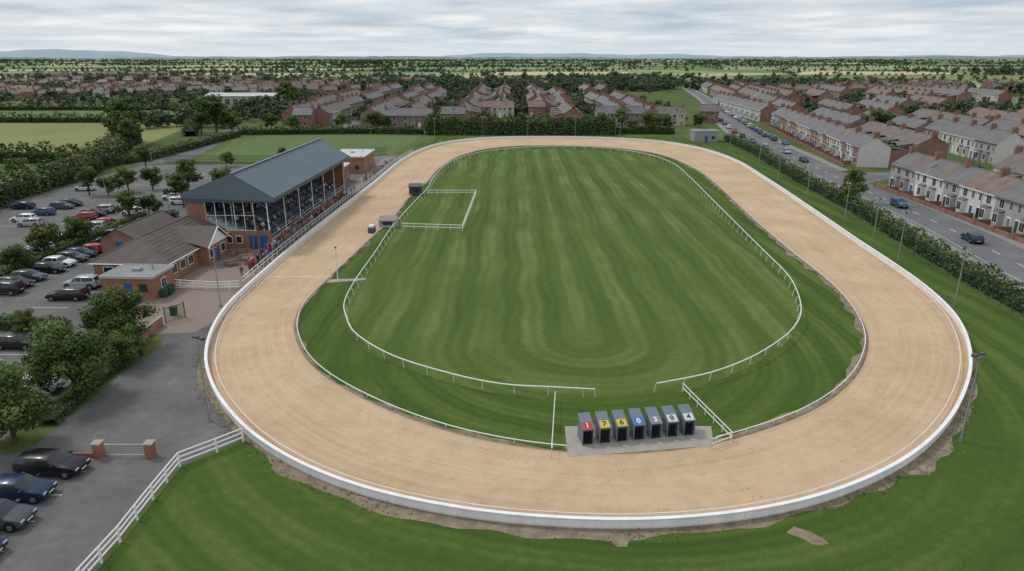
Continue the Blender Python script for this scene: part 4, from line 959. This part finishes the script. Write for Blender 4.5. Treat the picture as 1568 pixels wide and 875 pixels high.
# ------------------------------------------------------------ cars
LGT=M('headlamp',(.5,.52,.55),.15,.05,3); RED=M('tail_lamp',(.35,.01,.01),.3,.05,3); PLT=M('number_plate',(.65,.6,.3),.5,.05,3); ALLOY=M('alloy',(.3,.3,.32),.35,.05,3,metal=.7)
def paint(nm,c):
    m,nt,bb=newmat(nm); bb.inputs['Base Color'].default_value=c+(1,); bb.inputs['Roughness'].default_value=.35; bb.inputs['Metallic'].default_value=.1; bb.inputs['Specular IOR Level'].default_value=.35; bb.inputs['Coat Weight'].default_value=.35; bb.inputs['Coat Roughness'].default_value=.08; return m
PAINTS={k:paint('car_paint_'+k,c) for k,c in dict(black=(.012,.012,.014),navy=(.012,.03,.08),grey=(.07,.08,.09),silver=(.35,.36,.37),white=(.7,.71,.71),red=(.35,.02,.02),blue=(.03,.08,.2)).items()}
CM={}
def car(kind,col):
    if (kind,col) in CM: return CM[kind,col]
    P=PAINTS[col]
    if kind=='hatch': st=[(-2.05,.36,.60,.60),(-1.98,.28,.70,.72),(-1.75,.22,.78,.82),(-1.35,.2,.86,.93),(-1.08,.2,.91,.99),(-1.0,.2,.93,1.02),(-.30,.2,.95,1.40),(-.22,.2,.95,1.43),(.40,.2,.96,1.48),(.48,.2,.96,1.48),(1.15,.2,.98,1.45),(1.27,.2,.99,1.43),(1.70,.2,1.0,1.34),(1.78,.2,1.0,1.31),(1.99,.25,.98,1.02),(2.06,.36,.80,.82)]; W=.88
    elif kind=='estate': st=[(-2.3,.36,.62,.62),(-2.22,.28,.72,.74),(-1.95,.22,.82,.86),(-1.45,.2,.9,.96),(-1.12,.2,.94,1.01),(-1.04,.2,.95,1.04),(-.35,.2,.96,1.42),(-.27,.2,.96,1.45),(.35,.2,.97,1.50),(.43,.2,.97,1.50),(1.2,.2,.99,1.49),(1.32,.2,1.0,1.48),(2.0,.2,1.02,1.42),(2.08,.2,1.02,1.40),(2.28,.26,.98,1.02),(2.34,.38,.8,.82)]; W=.92
    else: st=[(-2.2,.42,.75,.75),(-2.12,.34,.86,.88),(-1.85,.28,.96,1.0),(-1.4,.27,1.04,1.10),(-1.08,.27,1.07,1.15),(-1.0,.27,1.08,1.18),(-.42,.27,1.09,1.60),(-.34,.27,1.09,1.63),(.35,.27,1.10,1.68),(.43,.27,1.10,1.68),(1.2,.27,1.11,1.67),(1.32,.27,1.12,1.66),(1.88,.27,1.14,1.60),(1.96,.27,1.14,1.57),(2.15,.32,1.1,1.14),(2.22,.45,.9,.92)]; W=.94
    b=MB(); n=len(st); x_f=st[0][0]; x_r=st[-1][0]
    sec=[]
    for i,(x,zb,zt,zr_) in enumerate(st):
        e=1-.12*max(0,(abs(x)-abs(x_f)*.68)/(abs(x_f)*.32))**1.7; w=W*e; cab=zr_-zt>.12; wr=w*(.78 if cab else .84)
        if cab: pts=[(w*.93,zb),(w,zb+.18),(w,(zb+zt)/2+.08),(w*.955,zt),(wr,zr_-.06),(wr*.84,zr_),(0,zr_+.03)]
        else: pts=[(w*.93,zb),(w,zb+.12),(w,(zb+zt)/2+.06),(w*.955,zt-.02),(wr,zt+(zr_-zt)*.6),(wr*.7,zr_),(0,zr_+.02)]
        sec.append([(x,y,z) for y,z in pts]+[(x,-y,z) for y,z in pts[-2::-1]])
    m=len(sec[0])
    for i in range(n-1):
        cabA=st[i][3]-st[i][2]>.12; cabB=st[i+1][3]-st[i+1][2]>.12
        for k in range(m-1):
            mat=P
            side=k in(3,m-5)
            if side and (cabA or cabB) and i not in (8,12,6): mat=GLASS
            if (cabA!=cabB) and k in(4,5,m-7,m-6): mat=GLASS
            if side and (cabA!=cabB): mat=GLASS if i==5 else P
            if k in(0,m-2): mat=GREYDK if kind=='suv' else P
            b.face([sec[i][k],sec[i+1][k],sec[i+1][k+1],sec[i][k+1]],mat)
    b.face(sec[0],P); b.face(sec[-1][::-1],P)
    wx=(x_f*.655,x_r*.63); rr=.33 if kind!='suv' else .37
    for x in wx:
        for s in(-1,1):
            b.tube((x,s*(W-.28),rr+.03),(x,s*(W+.005),rr+.03),rr+.06,rr+.06,BLACK,18)
            b.tube((x,s*(W-.2),rr),(x,s*(W+.02),rr),rr,rr,BLACK,18); b.tube((x,s*(W+.0),rr),(x,s*(W+.03),rr),rr*.62,rr*.56,ALLOY,10)
    zl=st[1][2]
    for s in(-1,1):
        b.box(x_f-.0,x_f+.22,s*W*.64-.17,s*W*.64+.17,zl-.13,zl-.01,LGT); b.box(x_r-.16,x_r+.01,s*W*.72-.13,s*W*.72+.13,st[-2][2]-.22,st[-2][2]-.02,RED)
        ya,yb=sorted((s*W*.95,s*(W+.18))); b.box(st[5][0]+.2,st[5][0]+.36,ya,yb,st[5][2]+.02,st[5][2]+.15,P)
    b.box(x_f-.03,x_f+.02,-.45,.45,st[0][1]+.02,st[0][1]+.18,BLACK); b.box(x_f-.035,x_f-.031,-.26,.26,st[0][1]+.05,st[0][1]+.15,WHITE)
    b.box(x_r-.01,x_r+.03,-.26,.26,st[-1][1]+.14,st[-1][1]+.25,PLT)
    b.box(x_f+.3,x_r-.3,-W*.85,W*.85,.16,.3,BLACK)
    me=b.me(kind+'_car_mesh',weld=True); CM[kind,col]=me; return me
cars=[(-32.6,42.6,'estate','black',3.1),(-32.9,39.6,'hatch','navy',3.15),(-32.4,36.8,'hatch','grey',3.1),(-32.2,33.8,'hatch','navy',3.1),(-41.4,52.3,'suv','white',3.05),(-41.9,55.2,'hatch','silver',3.1),(-40.8,49.6,'hatch','black',3.2),(-50.1,64.8,'hatch','black',3.1),
(-54.1,79.6,'estate','black',0),(-54.8,83.9,'suv','silver',0),(-63.4,90.7,'hatch','black',3.14),(-63.7,93.5,'hatch','white',3.1),(-63.4,96.1,'hatch','grey',3.1),(-63.7,100.4,'hatch','red',0),(-64,104.5,'hatch','black',0),(-63.8,109.5,'estate','black',3.1),
(-63.2,81.6,'suv','black',0),(-63.6,84.2,'hatch','black',3.1),(-63.7,87.0,'hatch','grey',3.1),(-71.7,101.5,'hatch','white',0),(-71.8,104.1,'suv','grey',0),(-71.5,109.5,'hatch','navy',0),(-71.6,115.3,'estate','silver',0),(-95.1,132.5,'hatch','navy',0),(-70.3,126.6,'suv','white',0),(-63.7,125,'hatch','black',0),(-70.2,141.6,'hatch','white',0),(-71.6,95,'hatch','black',0),(-71.8,98.2,'hatch','grey',0),(-74,131,'hatch','silver',0),(-66,140,'hatch','black',0),(-60,60.5,'hatch','navy',0),(-84,118,'hatch','silver',0),(-61,113,'hatch','grey',0),
(-71.6,106.8,'hatch','blue',0),(-71.8,112.2,'hatch','white',3.1),(-71.6,118.0,'hatch','red',0),(-63.6,112.6,'hatch','silver',3.1),(-63.7,115.4,'suv','white',0),(-63.6,118.1,'hatch','navy',3.1),(-74.5,134,'hatch','black',0),(-74,137,'suv','navy',3.1),(-66,143.5,'hatch','grey',0),(-66.2,137,'estate','white',3.1),(-87.5,121.5,'hatch','white',0),(-87.5,132.5,'hatch','grey',3.1),(-63.5,98.3,'hatch','navy',3.1),(-50.3,59.5,'hatch','silver',3.1),(-50.2,56.8,'suv','navy',0),(-54.2,88,'hatch','grey',0),(-77,158,'hatch','silver',0),(-77.2,164,'hatch','black',0),(-94.5,152,'hatch','white',0),
(-77.6,123,'hatch','red',0),(-77.5,125.8,'hatch','black',3.1),(-77.4,128.5,'suv','silver',0),(-87.6,127,'hatch','blue',0),(-87.4,135.3,'hatch','black',3.1),(-71.7,90,'hatch','silver',0),(-71.6,87.3,'suv','black',3.1),(-71.8,84.4,'hatch','navy',0)]
for x,y,k,c_,r_ in cars: put('parked_car',car(k,c_),(x,y,.012),r_+random.uniform(-.03,.03))
for x,y,k,c_,r_ in [(76.2,134.3,'suv','blue',1.5),(73.6,107.4,'estate','navy',-1.75),(82.3,196.3,'hatch','black',1.45),(84.2,214,'hatch','silver',1.45)]: put('car',car(k,c_),(x,y,.03),r_)
for i,(x,y) in enumerate([(92,236),(92.8,249),(94.5,256)]+[(roadx(y)-1.3,y) for y in range(262,440,9)]+[(float(np.interp(y,Lft[:,1],Lft[:,0]))+1.4,y) for y in range(225,420,17)]):
    put('parked_car',car(random.choice(['hatch','hatch','estate','suv']),random.choice(list(PAINTS))),(x,y,.03),1.4+(3.14 if i%2 else 0))
for y in range(310,590,11):
    for x in(19.2,26):
        if random.random()<.7: put('parked_car',car(random.choice(['hatch','suv']),random.choice(list(PAINTS))),(x+.0006*(x+8)*(y-300),y,.03),1.57)
sheet('residential_street',[(18,296),(27.5,296),(33,600),(23,600)],.03,ROADM)
sheet('residential_street',[(-73,296),(-67,296),(-77,600),(-83,600)],.03,ROADM)
b=MB()
def bay(x0,x1,y): b.face([(x0,y-.05,.018),(x1,y-.05,.018),(x1,y+.05,.018),(x0,y+.05,.018)],LINE)
for i in range(18): bay(-66.2,-61.4,78.2+i*2.75); bay(-74.2,-69.4,78.2+i*2.75)
for i in range(16): bay(-90,-85.4,118+i*2.75); bay(-80,-75.4,120+i*2.75)
for i in range(12): bay(-80,-75,150+i*2.8); bay(-97,-92,146+i*2.8)
for i in range(7): bay(-53,-48,52+i*2.75)
for i in range(6): bay(-56.8,-52.2,76.5+i*2.8); bay(-35,-30.3,29-.4+i*2.8)
b.obj('parking_bay_markings')
# ------------------------------------------------------------ people
SKIN=M('skin',(.5,.3,.22),.6,.05,5); HAIRS=[M('hair_brown',(.06,.035,.02),.8,.1,5),M('hair_grey',(.3,.29,.28),.8,.1,5),M('hair_black',(.02,.018,.016),.8,.1,5)]
CL=[M('cloth_'+n_,c,.85,.12,4) for n_,c in (('navy',(.02,.03,.08)),('red',(.35,.04,.04)),('white',(.6,.6,.58)),('grey',(.15,.16,.17)),('green',(.06,.12,.06)),('blue',(.08,.16,.35)),('black',(.02,.02,.02)),('denim',(.06,.09,.16)),('tan',(.3,.22,.14)))]
SHOE=M('shoe',(.03,.025,.02),.6,.1,4)
def person(pose,top,leg,hair,seed):
    J={}
    if pose=='sit':
        J=dict(pel=((0,0,.12),.15),sp=((.02,0,.35),.145),ch=((.0,0,.55),.16),nk=((.03,0,.69),.06),hd=((.06,0,.80),.085),ht=((.06,0,.90),.075))
        for s,t in((1,'l'),(-1,'r')):
            J['h'+t]=((.05,s*.10,.10),.105);J['k'+t]=((.46,s*.12,.12),.075);J['a'+t]=((.44,s*.12,-.33),.05);J['t'+t]=((.60,s*.13,-.38),.04)
            J['s'+t]=((0,s*.18,.58),.07);J['e'+t]=((.10,s*.25,.33),.05);J['w'+t]=((.32,s*.12,.20),.033)
    else:
        st=.0 if pose=='stand' else .22
        J=dict(pel=((0,0,.95),.14),sp=((0,0,1.15),.13),ch=((0,0,1.36),.155),nk=((.01,0,1.50),.058),hd=((.03,0,1.61),.085),ht=((.03,0,1.71),.072))
        for s,t in((1,'l'),(-1,'r')):
            k=s*st
            J['h'+t]=((0,s*.095,.90),.105);J['k'+t]=((k*.6+.03,s*.10,.49),.07);J['a'+t]=((k,s*.11,.09+abs(min(0,k))*.15),.045);J['t'+t]=((k+.17,s*.125,.035),.037)
            J['s'+t]=((0,s*.185,1.40),.068);ex=-k*.5
            if pose=='lean': J['e'+t]=((.13,s*.24,1.15),.05);J['w'+t]=((.36,s*.14,1.12),.032)
            else: J['e'+t]=((ex*.6-.02,s*.25,1.13),.05);J['w'+t]=((ex+.08,s*.26,.90),.032)
    names=list(J); bones=[('pel','sp','T'),('sp','ch','T'),('ch','nk','T'),('nk','hd','S'),('hd','ht','H')]
    for t in'lr': bones+=[('pel','h'+t,'L'),('h'+t,'k'+t,'L'),('k'+t,'a'+t,'L'),('a'+t,'t'+t,'F'),('ch','s'+t,'T'),('s'+t,'e'+t,'T'),('e'+t,'w'+t,'T')]
    me=bpy.data.meshes.new('p'); me.from_pydata([J[k][0] for k in names],[(names.index(a),names.index(c)) for a,c,_ in bones],[])
    o=bpy.data.objects.new('p',me); COL.objects.link(o); o.modifiers.new('s','SKIN'); sv=me.skin_vertices[0].data
    for i,k in enumerate(names): sv[i].radius=(J[k][1],J[k][1]); sv[i].use_root=(k=='pel')
    sb=o.modifiers.new('u','SUBSURF'); sb.levels=1; sb.render_levels=1
    dg=bpy.context.evaluated_depsgraph_get(); dg.update(); m2=bpy.data.meshes.new_from_object(o.evaluated_get(dg))
    V=[tuple(v.co) for v in m2.vertices]; F=[list(p.vertices) for p in m2.polygons]
    bpy.data.objects.remove(o)
    b=MB(); b.v=V
    mp={'T':top,'L':leg,'F':SHOE,'S':SKIN,'H':SKIN}
    hd=Vector(J['hd'][0])
    for f in F:
        c=sum((Vector(V[i]) for i in f),Vector())/len(f); best=None
        for a_,c_,k in bones:
            p=Vector(J[a_][0]);q=Vector(J[c_][0]);d=q-p;t=max(0,min(1,(c-p).dot(d)/max(1e-6,d.length_squared))); dist=(c-p-d*t).length-J[a_][1]*(1-t)-J[c_][1]*t
            if best is None or dist<best[0]: best=(dist,k)
        mt=mp[best[1]]
        if best[1] in'SH' and c.z>hd.z-.02 and (c.x<hd.x+.02 or c.z>hd.z+.085): mt=hair
        b.f.append(f); b.m.append(b.mi(mt))
    b.tube((hd.x+.07,0,hd.z+.0),(hd.x+.115,0,hd.z-.015),.02,.012,SKIN,5)
    for s in(-1,1): b.ball((hd.x+.078,s*.032,hd.z+.03),.011,DARK,n=5,k=4); b.ball((hd.x,s*.088,hd.z+.01),.022,SKIN,sy=.4,n=5,k=4)
    b.box(hd.x+.072,hd.x+.08,-.025,.025,hd.z-.055,hd.z-.045,M('lips',(.35,.12,.1),.6,.05,5))
    for t in'lr':
        wv=Vector(J['w'+t][0]); ev=Vector(J['e'+t][0]); d=(wv-ev).normalized(); sd=Vector((0,1,0)) if abs(d.y)<.8 else Vector((1,0,0)); s=1 if t=='l' else -1
        up=d.cross(sd).normalized(); sd=up.cross(d).normalized()
        b.tube(wv-d*.02,wv+d*.085,.03,.036,SKIN,6)
        for k in range(4):
            o_=sd*((k-1.5)*.018); ln=(.055,.07,.075,.06)[k]; m_=wv+d*(.08+ln*.55)+o_+up*.006
            b.tube(wv+d*.075+o_,m_,.0095,.009,SKIN,5); b.tube(m_,m_+d*ln*.4+up*.02*s,.009,.007,SKIN,5)
        b.tube(wv+d*.02+sd*.03,wv+d*.06+sd*.062,.011,.009,SKIN,5)
    return b.me('spectator_mesh',True)
STD=[];SIT=[]
for i in range(9):
    STD.append(person(['stand','walk','lean'][i%3],CL[(i*2+1)%7],CL[[7,6,8][i%3]],HAIRS[i%3],i))
for i in range(6): SIT.append(person('sit',CL[(i*3+2)%9],CL[[7,6][i%2]],HAIRS[i%3],20+i))
random.shuffle(seats)
ca_,sa_=math.cos(R(-1.1)),math.sin(R(-1.1))
for (x,y,z) in seats[:130]:
    put('spectator',random.choice(SIT),(O[0]+x*ca_-y*sa_,O[1]+x*sa_+y*ca_,z-.02),random.uniform(-.2,.2))
for i in range(100):
    y=90+abs(random.gauss(0,1))*45
    if y>200: continue
    xo=float(np.interp(y,[84,113,134,160,191,216],[-33.4,-33.3,-32.7,-31.8,-31.3,-29.1]))
    if random.random()<.5: put('spectator',STD[random.choice([2,5,8])],(xo-1.95,y,.02),random.uniform(-.3,.3))
    else: put('spectator',random.choice(STD),(xo-random.uniform(2.3,3.4),y,.02),random.uniform(0,6.28))
for x,y in((-38,103),(-37,101.5),(-36.4,93),(-36,88),(-41,98.5),(-35.6,100),(-39.6,102.6)): put('spectator',random.choice(STD),(x,y,.02),random.uniform(0,6.28))
print('objects',len(bpy.data.objects),'trees',len(T),'houses',len(P))
